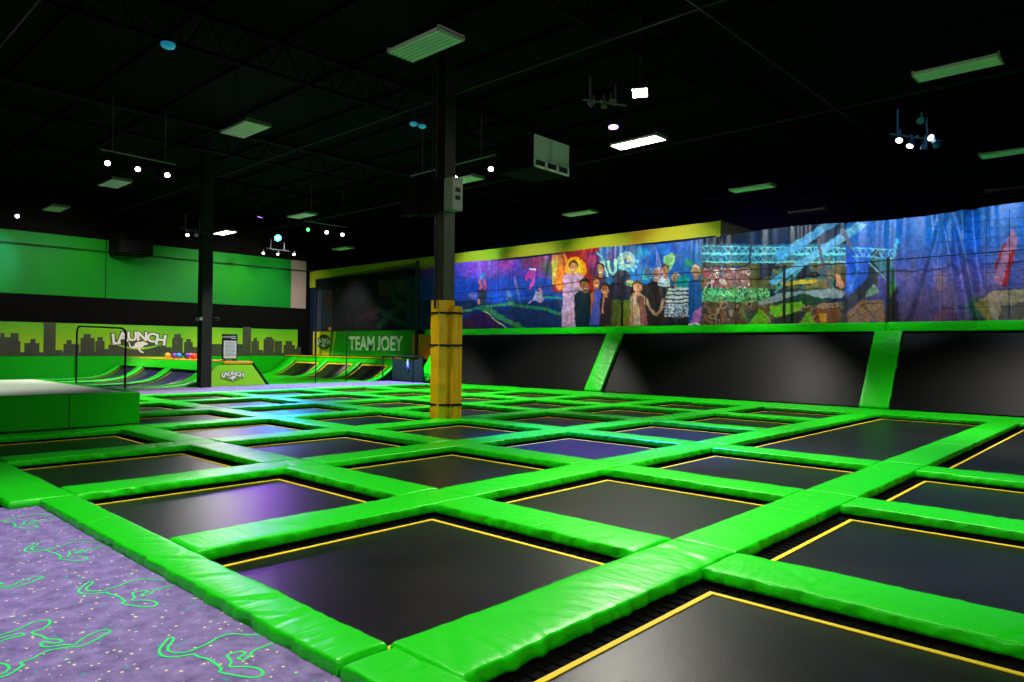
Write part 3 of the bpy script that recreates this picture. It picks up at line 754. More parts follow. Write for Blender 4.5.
def person(p, x, y0, h, shirt, hair=(40, 28, 25), skin=(190, 130, 95), w=9):
    """head and shoulders figure: x centre, y0 top of hair, h down to the hem"""
    r = 4.6
    p.poly([(x-w*.55, y0+12), (x+w*.55, y0+12), (x+w, y0+16), (x+w*.95, y0+h), (x-w*.95, y0+h), (x-w, y0+16)], shirt)
    p.poly([(x-1.6, y0+9), (x+1.6, y0+9), (x+2.4, y0+14), (x-2.4, y0+14)], skin)
    p.ell(x, y0+4.6, r*1.02, 5.4, hair); p.ell(x, y0+6.6, r*.82, 5.2, skin)
    p.ell(x-1.6, y0+5.6, .6, .5, (40, 25, 20)); p.ell(x+1.6, y0+5.6, .6, .5, (40, 25, 20)); p.ell(x, y0+9.2, 1.5, .5, (235, 220, 210))
def paint_banner(X, Y):
    X = X+1.6*(vnoise(X*.22, Y*.22, 31)-.5)+.45*(vnoise(X*.6, Y*.6, 33)-.5); Y = Y+1.4*(vnoise(X*.22, Y*.22, 32)-.5)+.45*(vnoise(X*.6, Y*.6, 34)-.5)
    p = Paint(X, Y); g = p.put
    # --- arena scene on the left
    m = (X < 562); k = vnoise(X*.05, Y*.07, 1)
    g(m, (28, 70, 165)); g(m & (Y < 278), (120, 50, 160), np.clip(k*1.4, 0, 1)); g(m & (Y > 300), (15, 35, 70), .8)
    p.soft(480, 268, 22, 14, (150, 70, 190), .9); p.soft(505, 262, 16, 14, (190, 70, 190), .8); p.soft(500, 298, 30, 10, (30, 100, 210), .7)
    p.soft(535, 262, 18, 12, (140, 40, 40), .7); p.soft(548, 268, 9, 10, (60, 110, 60), .7)
    p.poly([(458, 330), (470, 316), (484, 312), (505, 328), (505, 332)], (48, 20, 66))
    p.line([(452, 313), (484, 307.5), (512, 303)], 2.6, (60, 140, 90)); p.line([(484, 308), (505, 320), (528, 331)], 5, (45, 130, 75)); p.line([(484, 311), (508, 330)], .9, (190, 200, 120))
    p.line([(512, 305), (545, 309), (565, 316)], 3.2, (30, 120, 80)); p.line([(540, 297), (562, 298)], 1.6, (40, 150, 90))
    p.line([(481, 279), (481.5, 290)], 2.2, (230, 90, 90)); p.line([(485, 279), (485, 290)], 2.2, (220, 80, 100)); p.ell(483, 276, 3, 3, (60, 120, 180)); p.poly([(479, 290), (487, 290), (484, 306), (481, 306)], (50, 60, 60)); p.ell(480.5, 302, 1.5, 3, (210, 120, 70))
    p.line([(529, 272), (527, 280)], 2.5, (230, 60, 150)); p.line([(534, 272), (534, 282), (530, 289)], 2.5, (220, 70, 170)); p.line([(530, 269), (536, 270)], 1.6, (235, 235, 240)); p.ell(531, 275, 3.5, 4, (200, 60, 150))
    p.poly([(537, 290), (541, 293), (543, 299), (540, 303), (533, 300)], (185, 170, 220)); p.line([(540, 288), (541, 292)], 2, (210, 120, 170)); p.line([(533, 300), (529, 303)], 1.2, (160, 140, 200))
    p.soft(508, 296, 3, 6, (120, 150, 220), .8); p.soft(474, 296, 6, 5, (170, 140, 200), .7)
    # --- fiery panel
    m = (X >= 551) & (X < 600) & (Y < 292); g(m, (150, 30, 45))
    p.poly([(552, 255), (565, 254), (568, 280), (560, 290), (552, 284)], (235, 130, 10)); p.poly([(551, 262), (557, 260), (554, 285), (551, 285)], (215, 200, 30))
    p.line([(562, 254), (566, 285)], 1.5, (190, 30, 20)); p.ell(575, 268, 11.5, 11, (245, 150, 15)); p.ell(575, 268, 8, 8, (240, 190, 40))
    p.poly([(586, 254), (600, 250), (604, 275), (592, 280)], (70, 30, 90)); p.soft(592, 260, 6, 8, (200, 60, 130), .8)
    # --- blue crowd backdrop
    m = (X >= 600) & (X < 702); g(m, (20, 75, 150)); k = vnoise(X*.12, Y*.1, 5); g(m & (Y < 290), (40, 120, 190), k*.8)
    g(m & (Y > 285), (30, 28, 42)); p.soft(612, 256, 8, 9, (90, 50, 150), .8); p.poly([(606, 300), (640, 298), (640, 327), (604, 327)], (92, 98, 25)); p.poly([(606, 300), (622, 300), (617, 327), (604, 327)], (70, 80, 30))
    g(m & (Y > 322) & (X > 640), (25, 22, 30))
    # pale letters and a swirl
    p.line([(599, 277), (603, 260), (608, 276)], 2.2, (170, 210, 200)); p.line([(609, 262), (610, 272), (614, 274), (616, 270), (616, 260)], 2.4, (150, 215, 200))
    for t in range(26):
        an = t*.5; r = 11-t*.33; p.ell(627+math.cos(an)*r*.9, 261+math.sin(an)*r, 2, 2, (90+t*4, 190, 220-t*2))
    p.soft(640, 252, 10, 8, (40, 190, 190), .6); p.line([(606, 262), (596, 252)], 1.6, (80, 170, 200))
    p.poly([(664, 256), (672, 252), (676, 256), (672, 268), (666, 273), (662, 266)], (120, 185, 110)); p.poly([(643, 270), (650, 268), (650, 278), (642, 280)], (60, 180, 150)); p.ell(689, 263, 5, 4, (30, 130, 110))
    # --- the children and parents
    person(p, 573, 261, 66, (190, 150, 195), (70, 45, 35), w=11)
    person(p, 600, 263, 40, (70, 50, 90), (30, 20, 25), w=6)
    person(p, 584, 279, 50, (12, 36, 55), (25, 18, 18), (150, 90, 70), w=10)
    person(p, 595, 276, 40, (190, 90, 30), (60, 35, 25), (200, 120, 80), w=6)
    p.poly([(594, 290), (602, 288), (598, 325), (588, 325)], (70, 75, 180)); person(p, 605, 283, 42, (45, 30, 38), (40, 22, 20), (190, 110, 80), w=7); p.line([(603, 298), (601, 313)], 2.4, (210, 140, 110))
    p.ell(622, 277, 8, 7, (35, 40, 75)); p.ell(630, 283, 4, 3.5, (150, 170, 110)); p.ell(616, 288, 8, 6, (30, 30, 50)); p.poly([(608, 286), (640, 286), (640, 300), (608, 300)], (36, 30, 50))
    p.ell(647, 272, 3, 6, (80, 100, 120)); person(p, 656, 268, 58, (38, 32, 36), (150, 130, 120), (160, 115, 90), w=11); person(p, 664, 264, 22, (190, 200, 210), (30, 30, 45), (170, 120, 90), w=6)
    p.line([(646, 300), (650, 309), (656, 315)], 2.6, (180, 125, 95)); p.line([(663, 300), (661, 309), (657, 315)], 2.6, (175, 120, 95))
    person(p, 637, 281, 45, (178, 150, 125), (90, 55, 40), (205, 135, 95), w=7); p.poly([(637, 296), (642, 295), (648, 325), (640, 325)], (125, 75, 70)); p.line([(633, 296), (633, 318)], 2, (200, 135, 105))
    person(p, 676, 273, 30, (60, 40, 50), (160, 150, 150), (160, 95, 70), w=9)
    p.ell(684, 284, 9.5, 9, (20, 130, 135)); p.poly([(667, 288), (688, 287), (690, 305), (686, 316), (668, 314), (665, 300)], (190, 190, 195))
    for k_ in range(5): p.line([(665, 291.5+k_*4), (690, 290.5+k_*4)], 1.7, (60, 50, 75))
    mm = (X > 664) & (X < 690) & (Y > 305) & (Y < 317); p.band(mm, .6, .7, [(60, 60, 90), (190, 200, 215), (90, 70, 90), (150, 160, 190)], 3)
    person(p, 696, 266, 56, (25, 75, 140), (200, 175, 120), (170, 110, 85), w=8); p.poly([(694, 312), (702, 306), (700, 322), (690, 324)], (170, 90, 150)); p.line([(689, 324), (700, 324)], 2, (200, 205, 215))
    # --- arena with trusses
    m = (X >= 702) & (X < 852); g(m, (14, 34, 62)); k = vnoise(X*.3, Y*.04, 8); g(m & (Y < 246), (50, 90, 140), np.clip(k-.6, 0, 1))
    g(m & (Y > 244) & (Y < 262), (30, 95, 130)); g(m & (Y > 262) & (Y < 290), (60, 62, 40)); p.poly([(745, 263), (832, 258), (840, 288), (700, 290), (700, 268), (720, 262)], (90, 85, 35), .7)
    mm = (X > 702) & (X < 750) & (Y > 268) & (Y < 290); p.band(mm, .35, .25, [(120, 60, 60), (170, 110, 90), (60, 90, 90), (170, 60, 90), (200, 190, 180), (70, 50, 60)], 2)
    mm = (X > 770) & (X < 842) & (Y > 264) & (Y < 288); p.band(mm, .13, .12, [(35, 38, 48), (110, 95, 60), (60, 90, 95), (30, 30, 40), (150, 120, 80)], 6)
    p.line([(783, 284), (815, 281)], 4, (200, 165, 40)); p.poly([(760, 262), (776, 262), (770, 276), (758, 280)], (30, 35, 60)); p.line([(838, 275), (842, 286)], 5, (215, 130, 95))
    for y, w in ((246, 1.0), (254, 2.6), (262, 1.4)): p.line([(703, y), (850, y+2 if y == 246 else y)], w, (105, 205, 225))
    for x in range(704, 848, 7): p.line([(x, 247), (x+3.5, 253), (x+7, 247)], .8, (110, 200, 220)); p.line([(x, 255), (x+3.5, 261), (x+7, 255)], .7, (70, 160, 170))
    p.line([(752, 232), (750, 262), (744, 267), (705, 267)], 2.2, (15, 45, 85))
    m = (X >= 702) & (X < 770) & (Y > 288) & (Y < 303); p.band(m, .5, .5, [(50, 110, 60), (90, 180, 110), (40, 80, 60), (130, 170, 120)], 4)
    for x in range(704, 768, 6): p.line([(x, 291), (x+3, 296), (x+6, 291)], .7, (130, 210, 150))
    m = (X >= 702) & (X < 852) & (Y > 302); p.band(m, .16, .18, [(60, 62, 38), (80, 66, 44), (120, 76, 55), (52, 50, 36), (150, 110, 84), (64, 54, 44)], 7)
    p.poly([(757, 303), (778, 293), (835, 288), (848, 292), (842, 298), (815, 298), (803, 293), (775, 302), (758, 306)], (130, 140, 145)); p.poly([(780, 302), (803, 294), (830, 300), (815, 306)], (25, 60, 40))
    p.poly([(769, 306), (801, 301), (803, 306), (795, 312), (778, 318), (770, 314)], (110, 165, 30)); p.poly([(748, 325), (760, 309), (767, 315), (770, 322), (764, 327)], (100, 155, 30)); p.poly([(798, 326), (808, 311), (817, 325)], (100, 150, 30)); p.poly([(775, 318), (800, 310), (808, 312), (795, 325), (775, 326)], (45, 42, 40))
    p.poly([(815, 308), (840, 309), (838, 325), (817, 323)], (110, 60, 35)); p.poly([(820, 313), (827, 313), (827, 323), (820, 323)], (190, 130, 25))
    p.line([(749, 290), (743, 312), (752, 326)], 1.6, (60, 120, 60)); p.line([(779, 270), (776, 288)], 2.4, (80, 150, 50))
    # --- evening sky on the right
    m = X >= 846; t = np.clip((Y-205)/120, 0, 1)
    g(m, (20, 100, 190)); g(m, (98, 82, 160), np.clip((t-.22)*3, 0, 1)*.9); g(m, (62, 42, 72), np.clip((t-.6)*2.6, 0, 1)*.9)
    k = vnoise(X*.05, Y*.03, 11); g(m, (30, 130, 215), np.clip(k-.45, 0, 1)*np.clip(1-t*2, 0, 1)); g(m & (Y > 270), (140, 90, 120), np.clip(vnoise(X*.09, Y*.03, 4)-.5, 0, 1)*.9)
    p.poly([(775, 254), (829, 221), (843, 221), (784, 259), (778, 260)], (70, 160, 225)); p.poly([(768, 281), (858, 222), (866, 224), (862, 230), (775, 285)], (95, 170, 215)); p.line([(775, 292), (800, 270)], 2, (90, 150, 170))
    p.line([(842, 230), (853, 250)], 4, (110, 110, 140)); p.line([(818, 240), (828, 285)], 3, (80, 75, 95)); p.line([(792, 250), (800, 240), (818, 232)], 1, (60, 130, 140))  # grey diagonal strokes paint fold shading into the print
    p.poly([(846, 262), (851, 250), (866, 244), (872, 252), (866, 285), (852, 300), (845, 290)], (30, 85, 205)); p.line([(856, 250), (858, 270), (850, 290)], 3, (95, 150, 220), .6)
    p.poly([(872, 248), (880, 250), (878, 285), (862, 300), (845, 312), (845, 300), (866, 280)], (48, 48, 62))
    p.line([(852, 248), (895, 250)], 1.4, (100, 190, 220)); p.line([(853, 256), (893, 258)], 1.2, (100, 190, 220)); p.line([(893, 258), (897, 240)], 3, (80, 180, 220)); p.line([(868, 262), (892, 285)], 1.3, (110, 180, 180))
    for x in range(854, 892, 6): p.line([(x, 249), (x+3, 257), (x+6, 249)], .8, (100, 190, 215))
    p.poly([(870, 258), (893, 259), (896, 284), (880, 270)], (60, 140, 130), .7); p.poly([(889, 283), (896, 282), (895, 296), (889, 296)], (70, 140, 70))
    p.poly([(848, 312), (862, 300), (884, 300), (886, 322), (848, 322)], (150, 105, 80)); p.line([(851, 318), (862, 304), (876, 318)], 1, (60, 50, 40)); p.line([(862, 304), (880, 303)], 1, (60, 50, 40)); p.poly([(866, 292), (874, 284), (880, 292), (866, 298)], (120, 150, 120))
    p.poly([(889, 300), (897, 286), (900, 325), (886, 325)], (40, 30, 45))
    p.soft(985, 308, 24, 14, (42, 100, 62), .95); p.soft(940, 283, 8, 14, (150, 90, 80), .6); p.soft(940, 316, 14, 10, (120, 60, 70), .6)
    p.poly([(1012, 228), (1018, 240), (1013, 262), (1001, 288), (994, 280), (1003, 250)], (190, 110, 150)); p.poly([(1012, 248), (1015, 252), (1007, 286), (1001, 288)], (190, 25, 40)); p.poly([(1003, 243), (1007, 243), (996, 270), (994, 268)], (170, 30, 40))
    p.poly([(976, 305), (990, 292), (1008, 290), (1030, 288), (1030, 300), (1008, 306), (1000, 322), (990, 322)], (165, 130, 105)); p.poly([(1000, 306), (1030, 303), (1030, 325), (998, 325)], (105, 82, 75)); p.poly([(976, 305), (984, 300), (993, 321), (986, 322)], (150, 125, 60)); p.soft(998, 297, 6, 5, (205, 150, 140), .8)
    # grain
    k = vnoise(X*.9, Y*.9, 21); p.c *= (0.93+.14*k)[:, None]
    k = vnoise(X*.45, Y*.35, 41)*.6+vnoise(X*1.1, Y*.8, 42)*.4; p.c = p.c*(.72+.56*k)[:, None]; k = vnoise(X*.25, Y*.12, 43)-.5; p.c[:, 0] += .10*k; p.c[:, 2] -= .10*k; p.c = np.clip(p.c*1.05+.01, 0, 1)
    return p.c
def to_px(b, a, z):
    c, s = math.cos(YAW), math.sin(YAW)
    Fv = b*c+a*s; R = b*s-a*c; U = z+0*Fv
    cp_, sp_ = math.cos(PITCH), math.sin(PITCH)
    F2, U2 = Fv*cp_+U*sp_, -Fv*sp_+U*cp_
    u = R/F2*F_PX; w = -U2/F2*F_PX
    cr_, sr_ = math.cos(ROLL), math.sin(ROLL)
    return 512+u*cr_-w*sr_, 341+u*sr_+w*cr_
def sheet(name, b, a0, a1, z0f, z1f, step, nz, painter, material, drape, parent=None):
    """a hanging printed sheet; artwork colours are stored on its vertices"""
    na = int((a1-a0)/step); aa = np.linspace(a0, a1, na+1); tt = np.linspace(0, 1, nz+1)
    A, T = np.meshgrid(aa, tt); A = A.ravel(); T = T.ravel()
    Z = z0f+(z1f(A)-z0f)*T
    X, Y = to_px(np.full_like(A, b), A, Z)
    col = painter(X, Y); lin = np.where(col <= .04045, col/12.92, ((np.clip(col, 0, 1)+.055)/1.055)**2.4)
    Bd = b+drape(A, T)
    vs = np.stack([Bd*S, A*S, (Z+1)*S], 1)
    if parent is not None: vs = vs-np.array(parent.location)
    i = np.arange(na); f = []
    for j in range(nz):
        k = j*(na+1)+i; f.append(np.stack([k, k+1, k+na+2, k+na+1], 1))
    f = np.concatenate(f)
    me = bpy.data.meshes.new(name); me.from_pydata(vs.tolist(), [], f.tolist()); me.materials.append(material)
    at = me.color_attributes.new('Print', 'FLOAT_COLOR', 'POINT')
    at.data.foreach_set('color', np.concatenate([lin, np.ones((len(lin), 1))], 1).astype(np.float32).ravel())
    me.polygons.foreach_set('use_smooth', [True]*len(me.polygons))
    o = bpy.data.objects.new(name, me); C.objects.link(o)
    if parent is not None: o.parent = parent
    return o
hang = [1.55, 2.9, 3.05, 4.9, 7.4, 9.1, 10.9, 12.4, 13.9, 15.2, 16.6]
hr = random.Random(8)
def drape(A, T):
    d = np.zeros_like(A)
    for h in hang:
        for k in range(7):
            sl = hr_vals[(h, k)]; x = A-h-sl[0]*(1-T); d += sl[1]*np.exp(-(x/(sl[2]*(.35+.9*(1-T))))**2)*(.25+.75*np.sin(np.pi*np.clip(T*.8+.15, 0, 1)))
    q_ = A+.10*np.sin(A*3.1)+.05*np.sin(A*7.7+1)+.05*T*np.sin(A*1.7)
    d += .016*np.sin(q_*17+T*1.2)*(.5+.5*np.sin(A*1.9+.5))+.010*np.sin(q_*31+2-T)*(.5+.5*np.sin(A*2.7))
    d += .012*np.sin(A*9+T*3)+.02*np.sin(A*2.3+1-T*2)
    x = A-2.72-.25*(1-T)**1.5*-1
    d += -.10*np.exp(-(x/.07)**2)+.09*np.exp(-((x+.13)/.06)**2)
    return d*.9
hr_vals = {(h, k): (hr.uniform(-.7, .7), hr.choice((-1, 1))*hr.uniform(.02, .06), hr.uniform(.05, .13)) for h in hang for k in range(7)}
bn = sheet('printed_banner', 14.84, .9, 17.95, .565, lambda A: 2.575-.0*A+.05*np.cos((A-1.5)*2*np.pi/1.9)*0+.04*np.sin(A*1.3), .02, 110, paint_banner, PRINT, drape)
tag(bn, 'long draped vinyl banner printed with children and a trampoline arena above the sloping wall', 'banner')

# darker mural in the corner, flat on the wall
def paint_mural(X, Y):
    p = Paint(X, Y); p.c[:] = (20/255, 22/255, 40/255); g = p.put
    g((X < 332) & (Y > 290), (110, 110, 160)); p.soft(329, 300, 6, 10, (200, 70, 50), .9); p.soft(322, 318, 8, 12, (120, 130, 180), .8)
    p.ell(340, 291, 5, 7, (95, 85, 110)); p.poly([(334, 298), (346, 298), (349, 330), (333, 330)], (40, 38, 52)); p.ell(351, 285, 6, 7, (120, 80, 140)); p.poly([(344, 293), (358, 293), (360, 330), (345, 330)], (60, 50, 75)); p.line([(348, 315), (349, 322)], 3, (150, 110, 100))
    for k in range(3): p.line([(356, 325-k*5), (378, 306+k*6)], 3, (130, 55, 95))
    g((X > 378) & (Y > 270) & (Y < 295), (95, 130, 70)); g((X > 379) & (X < 388) & (Y > 277) & (Y < 297), (165, 135, 40)); p.soft(400, 284, 9, 8, (190, 180, 50), .9); p.soft(407, 283, 6, 7, (50, 190, 130), .8)
    g((X > 378) & (Y > 296), (25, 40, 60)); p.line([(379, 310), (400, 322), (412, 328)], 5, (50, 130, 120)); p.line([(379, 326), (392, 312), (412, 302)], 5, (60, 140, 110)); p.line([(388, 284), (395, 302), (405, 305)], 4, (110, 160, 70))
    m = X > 406; g(m & (Y < 295), (30, 70, 210)); g(m & (Y > 295), (20, 110, 130))
    k = vnoise(X*.3, Y*.06, 2); g(m, (60, 180, 240), np.clip(k-.4, 0, 1)); g(m & (Y > 278) & (Y < 300), (50, 190, 110), .5)
    return p.c
mu = sheet('printed_mural', 14.97, 18.0, 24.4, .58, lambda A: 2.62+0*A, .045, 60, paint_mural, PRINTF, lambda A, T: 0*A)
tag(mu, 'dark printed wall mural behind black netting above the TEAM JOEY sign', 'mural')

# TEAM JOEY sign board on the wall
aL, aR = on_b(317, 331, 14.84)[0], on_b(415, 331, 14.84)[0]; aM = on_b(341, 331, 14.84)[0]
sg = thing('team_sign', 'green and yellow TEAM JOEY sign board with round kangaroo logo', 'sign', P(14.84, (aL+aR)/2, -.33))
MB().bbox(14.83, 14.99, aR, aM, -.33, .565).build('green_board', GREENSIGN, sg)
MB().bbox(14.825, 14.99, aM+.0, aL+.25, -.33, .565).build('yellow_board', YELSIGN, sg)
m = MB(); m.add([P(14.812, aM+.42, .56), P(14.812, aM+.62, .56), P(14.812, aM+.75, -.32), P(14.812, aM+.55, -.32)], [(0, 1, 2, 3)]); m.add([P(14.811, aM-.1, .56), P(14.811, aM+.28, .56), P(14.811, aM+.50, -.32), P(14.811, aM-.1, -.32)], [(0, 1, 2, 3)]); m.build('green_stripe', GREENSIGN, sg)
m = MB(); ac = (on_b(349, 342, 14.82)[0]+on_b(403, 342, 14.82)[0])/2; wid = abs(on_b(349, 342, 14.82)[0]-on_b(403, 342, 14.82)[0])
vs, fs = letter_mesh('TEAM JOEY', .8, .004, .03); jn = [v for v in vs if v.y < -.06]; jd = -min(v.y for v in jn); jx0 = min(v.x for v in jn)-.12; jx1 = max(v.x for v in jn)+.14; jh = max(v.y for v in vs)
for v in vs:
    if jx0 < v.x < jx1: v.y = (v.y+jd)*jh/(jh+jd)
wx = max(v.x for v in vs)-min(v.x for v in vs)
zc0 = on_b(376, 350.5, 14.82)[1]; zc1 = on_b(376, 336, 14.82)[1]; hh = max(v.y for v in vs)
m.add([P(14.81, ac, zc0)-EXA*(v.x*wid*S/wx)+EZ*(max(v.y, 0)*(zc1-zc0)*S/hh)-EXB*v.z for v in vs], fs); m.build('lettering', WHITEP, sg)
cA, cZ = on_b(324, 342, 14.81)
m = MB(); m.tube(P(14.812, cA, cZ), P(14.806, cA, cZ), .46*S, 28); 
for v in m.v: v.z = P(0, 0, cZ).z+(v.z-P(0, 0, cZ).z)*.62
m.build('logo_disc', OLIVE, sg)
build_logo(sg, P(14.80, cA, cZ+.0), -EXA, EZ, -EXB, .86*S, dm=OLIVE, ym=YELSIGN)
# small orange beacon on top of the sign
a_, z_ = on_b(328, 327, 14.7)
bc = thing('beacon', 'small orange lamp on top of the yellow sign board corner', 'lamp', P(14.78, a_, .565))
MB().tube(P(14.78, a_, .565), P(14.78, a_, .60), .09, 10).build('base', BLACK, bc); MB().tube(P(14.78, a_, .60), P(14.78, a_, .72), .075, 12, .05).build('lens', mat('orange_lens', (.8, .25, .02), .3, emit=(1, .3, .02), estr=1.2), bc)
# orange padded wall end and dark recess below
o = MB().cbox(P(14.5, 16.9, -.38), P(14.8, 17.85, .42), .02).build('wall_end_pad', ORANGE); tag(o, 'orange wall pad just left of the yellow padded column', 'pad')

# netting frame in front of the mural
nf = thing('net_screen', 'tall black safety net screen with square posts in front of the dark mural', 'net', P(14.2, 20.5, -.36))
aN0, aN1 = on_b(417, 300, 14.2)[0], on_b(316, 300, 14.2)[0]
MB().bbox(14.17, 14.23, aN0-.05, aN0+.05, -.36, on_b(417, 261, 14.2)[1]).build('post', BLACK, nf)
MB().bbox(14.18, 14.22, aN1-.03, aN1+.03, -.36, 2.45).build('post', BLACK, nf)
MB().tube(P(14.2, aN0, on_b(417, 263, 14.2)[1]), P(14.2, aN1, 2.45), .025).build('top_cable', BLACK, nf)
obj_from('netting', [p-nf.location for p in (P(14.2, aN0, .56), P(14.2, aN1, .56), P(14.2, aN1, 2.42), P(14.2, aN0, on_b(417, 264, 14.2)[1]))], [(0, 1, 2, 3)], NET_D, nf)
# two thin poles of the ramp net
for px, y0, y1, lb in ((315.5, 383, 284, 'thin black net pole under the yellow sign board'), (346, 381, 331, 'thin black net pole left of the word TEAM')):
    b_, a_ = on_z(px, y0, -1.02)
    t1_ = on_b(px, y1, b_)[1]
    o = MB().tube(P(b_, a_, -1.045), P(b_, a_, t1_), .022, 6).sphere(P(b_, a_, t1_), .035, 8, 5).build('net_pole', BLACK); tag(o, lb, 'pole', 'net poles by the curved ramp')

# small goal with printed panel at the end of the walkway
gl = thing('ball_goal', 'low black framed goal with netting and blue printed panel beside the yellow column', 'goal', P(13.3, 16.7, -1.02))
g0, g1 = 15.95, 17.38
fr = MB()
for a in (g0, g1):
    fr.path([P(13.0, a, -1.02), P(13.0, a, -.28), P(13.38, a, -.28), P(13.38, a, -1.02)], .028, 6)
for b, z in ((13.0, -.28), (13.38, -.28), (13.38, -1.0)): fr.tube(P(b, g0, z), P(b, g1, z), .028, 6)
fr.build('frame', BLACK, gl)
obj_from('backing', [p-gl.location for p in (P(13.36, g0, -1.0), P(13.36, g1, -1.0), P(13.36, g1, -.32), P(13.36, g0+.7, -.42), P(13.36, g0, -.32))], [(0, 1, 2, 3, 4)], mat('dark_goal_fabric', (.008, .03, .03), .7), gl)
m = MB(); cz = -.55; ca = 16.6
m.prism([(math.cos(t)*.11*(1 if k % 2 else .45), math.sin(t)*.16*(1 if k % 2 else .45)) for k, t in enumerate([i*math.pi/6 for i in range(12)])], lambda x, y, t: P(13.33+t, ca+x, cz+y), 0, .005); m.build('blue_print', mat('blue_print', (.05, .2, .7), .5), gl)
MB().prism([(-.04, -.02), (.04, -.02), (.05, .1), (.02, .2), (-.03, .18)], lambda x, y, t: P(13.325+t, ca+x, cz+y), 0, .004).build('white_print', WHITEP, gl)

# ------------------------------------------------------------------ safety net in front of the banner
sn = thing('safety_net', 'black safety net with top cable and posts in front of the printed banner', 'net', P(14.6, 8, .56))
NB = 14.55
cab = [(0.9, 1.75), (1.8, 1.74), (4.6, 1.72), (7.0, 1.74), (9.45, 1.80), (10.2, 1.80), (12.5, 1.66), (15.2, 1.66), (17.4, 1.70)]
MB().path([P(NB, a, z) for a, z in cab], .014, 5).build('top_cable', BLACK, sn)
for px in (622, 784, 888):
    a_ = on_b(px, 300, NB)[0]; MB().bbox(NB-.02, NB+.02, a_-.022, a_+.022, .55, 1.78).build('post', BLACK, sn)
m = MB()
for a in np.arange(1.0, 3.3, .33): m.tube(P(NB, a, .56), P(NB, a, 2.45), .006, 4)
for z in np.arange(.8, 2.4, .3): m.tube(P(NB, .9, z), P(NB, 3.2, z-.02), .006, 4)
for a in np.arange(3.4, 17, .5): m.tube(P(NB, a, .56), P(NB, a, 1.7), .003, 4)
s_ = m.build('net_strands', BLACK, sn); s_['kind'] = 'stuff'

# ------------------------------------------------------------------ columns
cb, ca = 6.75, 7.60
cl = thing('steel_column', 'grey steel column rising from yellow padding in the middle of the hall', 'column', P(cb, ca, -1))
m = MB(); h_ = .10

for z0_, z1_, nm_, mm_ in ((-.985, 1.95, 'shaft', GREYCOL), (1.95, ZC, 'shaded_upper_shaft', BLACK)):  # upper shaft is black to paint in the shade above the box
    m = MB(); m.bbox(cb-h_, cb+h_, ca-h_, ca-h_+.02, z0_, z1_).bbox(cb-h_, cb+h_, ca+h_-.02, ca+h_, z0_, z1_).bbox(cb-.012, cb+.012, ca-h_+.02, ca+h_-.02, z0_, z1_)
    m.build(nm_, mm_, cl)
MB().tube(P(cb-.19, ca-.02, .55), P(cb-.19, ca-.02, 4.4), .022, 8).tube(P(cb-.20, ca+.06, 2.4), P(cb-.20, ca+.06, 4.4), .016, 6).build('conduit', BLACK, cl)
jb = MB().bbox(cb-.13, cb+.06, ca-.3, ca-.12, 1.93, 2.38).build('junction_box', BOXG, cl)
MB().bbox(cb-.08, cb+.01, ca-.305, ca-.30, 2.18, 2.24).bbox(cb-.08, cb+.01, ca-.305, ca-.30, 2.07, 2.13).build('box_switches', BLACK, cl).parent = jb
MB().bbox(cb-.36, cb-.2, ca-.1, ca+.16, 1.86, 2.38).bbox(cb-.56, cb-.40, ca+.1, ca+.3, 1.84, 2.3).build('dark_box', SKIRT, cl)
# yellow padding
cp_ = thing('column_padding', 'tall yellow vinyl padding strapped around the grey steel column', 'pad', P(cb, ca, -1))
def wrap(b0, b1, a0, a1, z0, z1, name):
    m = MB(); c = .07; vs = []; fs = []; N = 14
    ring = [(b0+c, a0), (b1-c, a0), (b1, a0+c), (b1, a1-c), (b1-c, a1), (b0+c, a1), (b0, a1-c), (b0, a0+c)]
    for j in range(N+1):
        z = z0+(z1-z0)*j/N; k = .992+.018*math.sin(j*1.9)+(.0 if 0 < j < N else -.03)
        for x, y in ring: vs.append(P((b0+b1)/2+(x-(b0+b1)/2)*k, (a0+a1)/2+(y-(a0+a1)/2)*k, z))
    for j in range(N):
        for i in range(8): fs.append((j*8+i, j*8+(i+1) % 8, j*8+8+(i+1) % 8, j*8+8+i))
    fs += [tuple(range(8))[::-1], tuple(N*8+i for i in range(8))]
    m.add(vs, fs); return m.build(name, YELPAD, cp_)
wrap(cb-.16, cb+.135, ca-.15, ca+.17, -1.0, .67, 'main_sleeve')
wrap(cb-.03, cb+.15, ca-.23, ca-.155, -1.0, .59, 'overlap_flap')
for z in (.475, .02, -.82):
    m = MB(); c = .07
    b0, b1, a0, a1 = cb-.172, cb+.165, ca-.242, ca+.182
    ring = [(b0+.02, a0+.11), (cb-.04, a0), (b1-.02, a0), (b1, a0+.03), (b1, a1-c), (b1-c, a1), (b0+c, a1), (b0, a1-c)]
    m.prism(ring, lambda x, y, t: P(x, y, t), z, z+.028); m.build('strap', BLACK, cp_)

b2, a2 = 7.50, 17.12
c2 = thing('steel_column', 'black square column in front of the curved ramp at the left', 'column', P(b2, a2, -1))
MB().cbox(P(b2-.125, a2-.115, -1.02), P(b2+.125, a2+.135, ZC), .02).build('shaft', BLACK, c2)
for px, s in ((198.5, 0), (216.5, 1)):
    b_, z_ = on_a(px, 319, a2-.1); MB().tube(P(b_, a2-.0, z_), P(b_, a2-.25, z_), .05, 10).build('camera_head', BOXG if s == 0 else BLACK, c2)

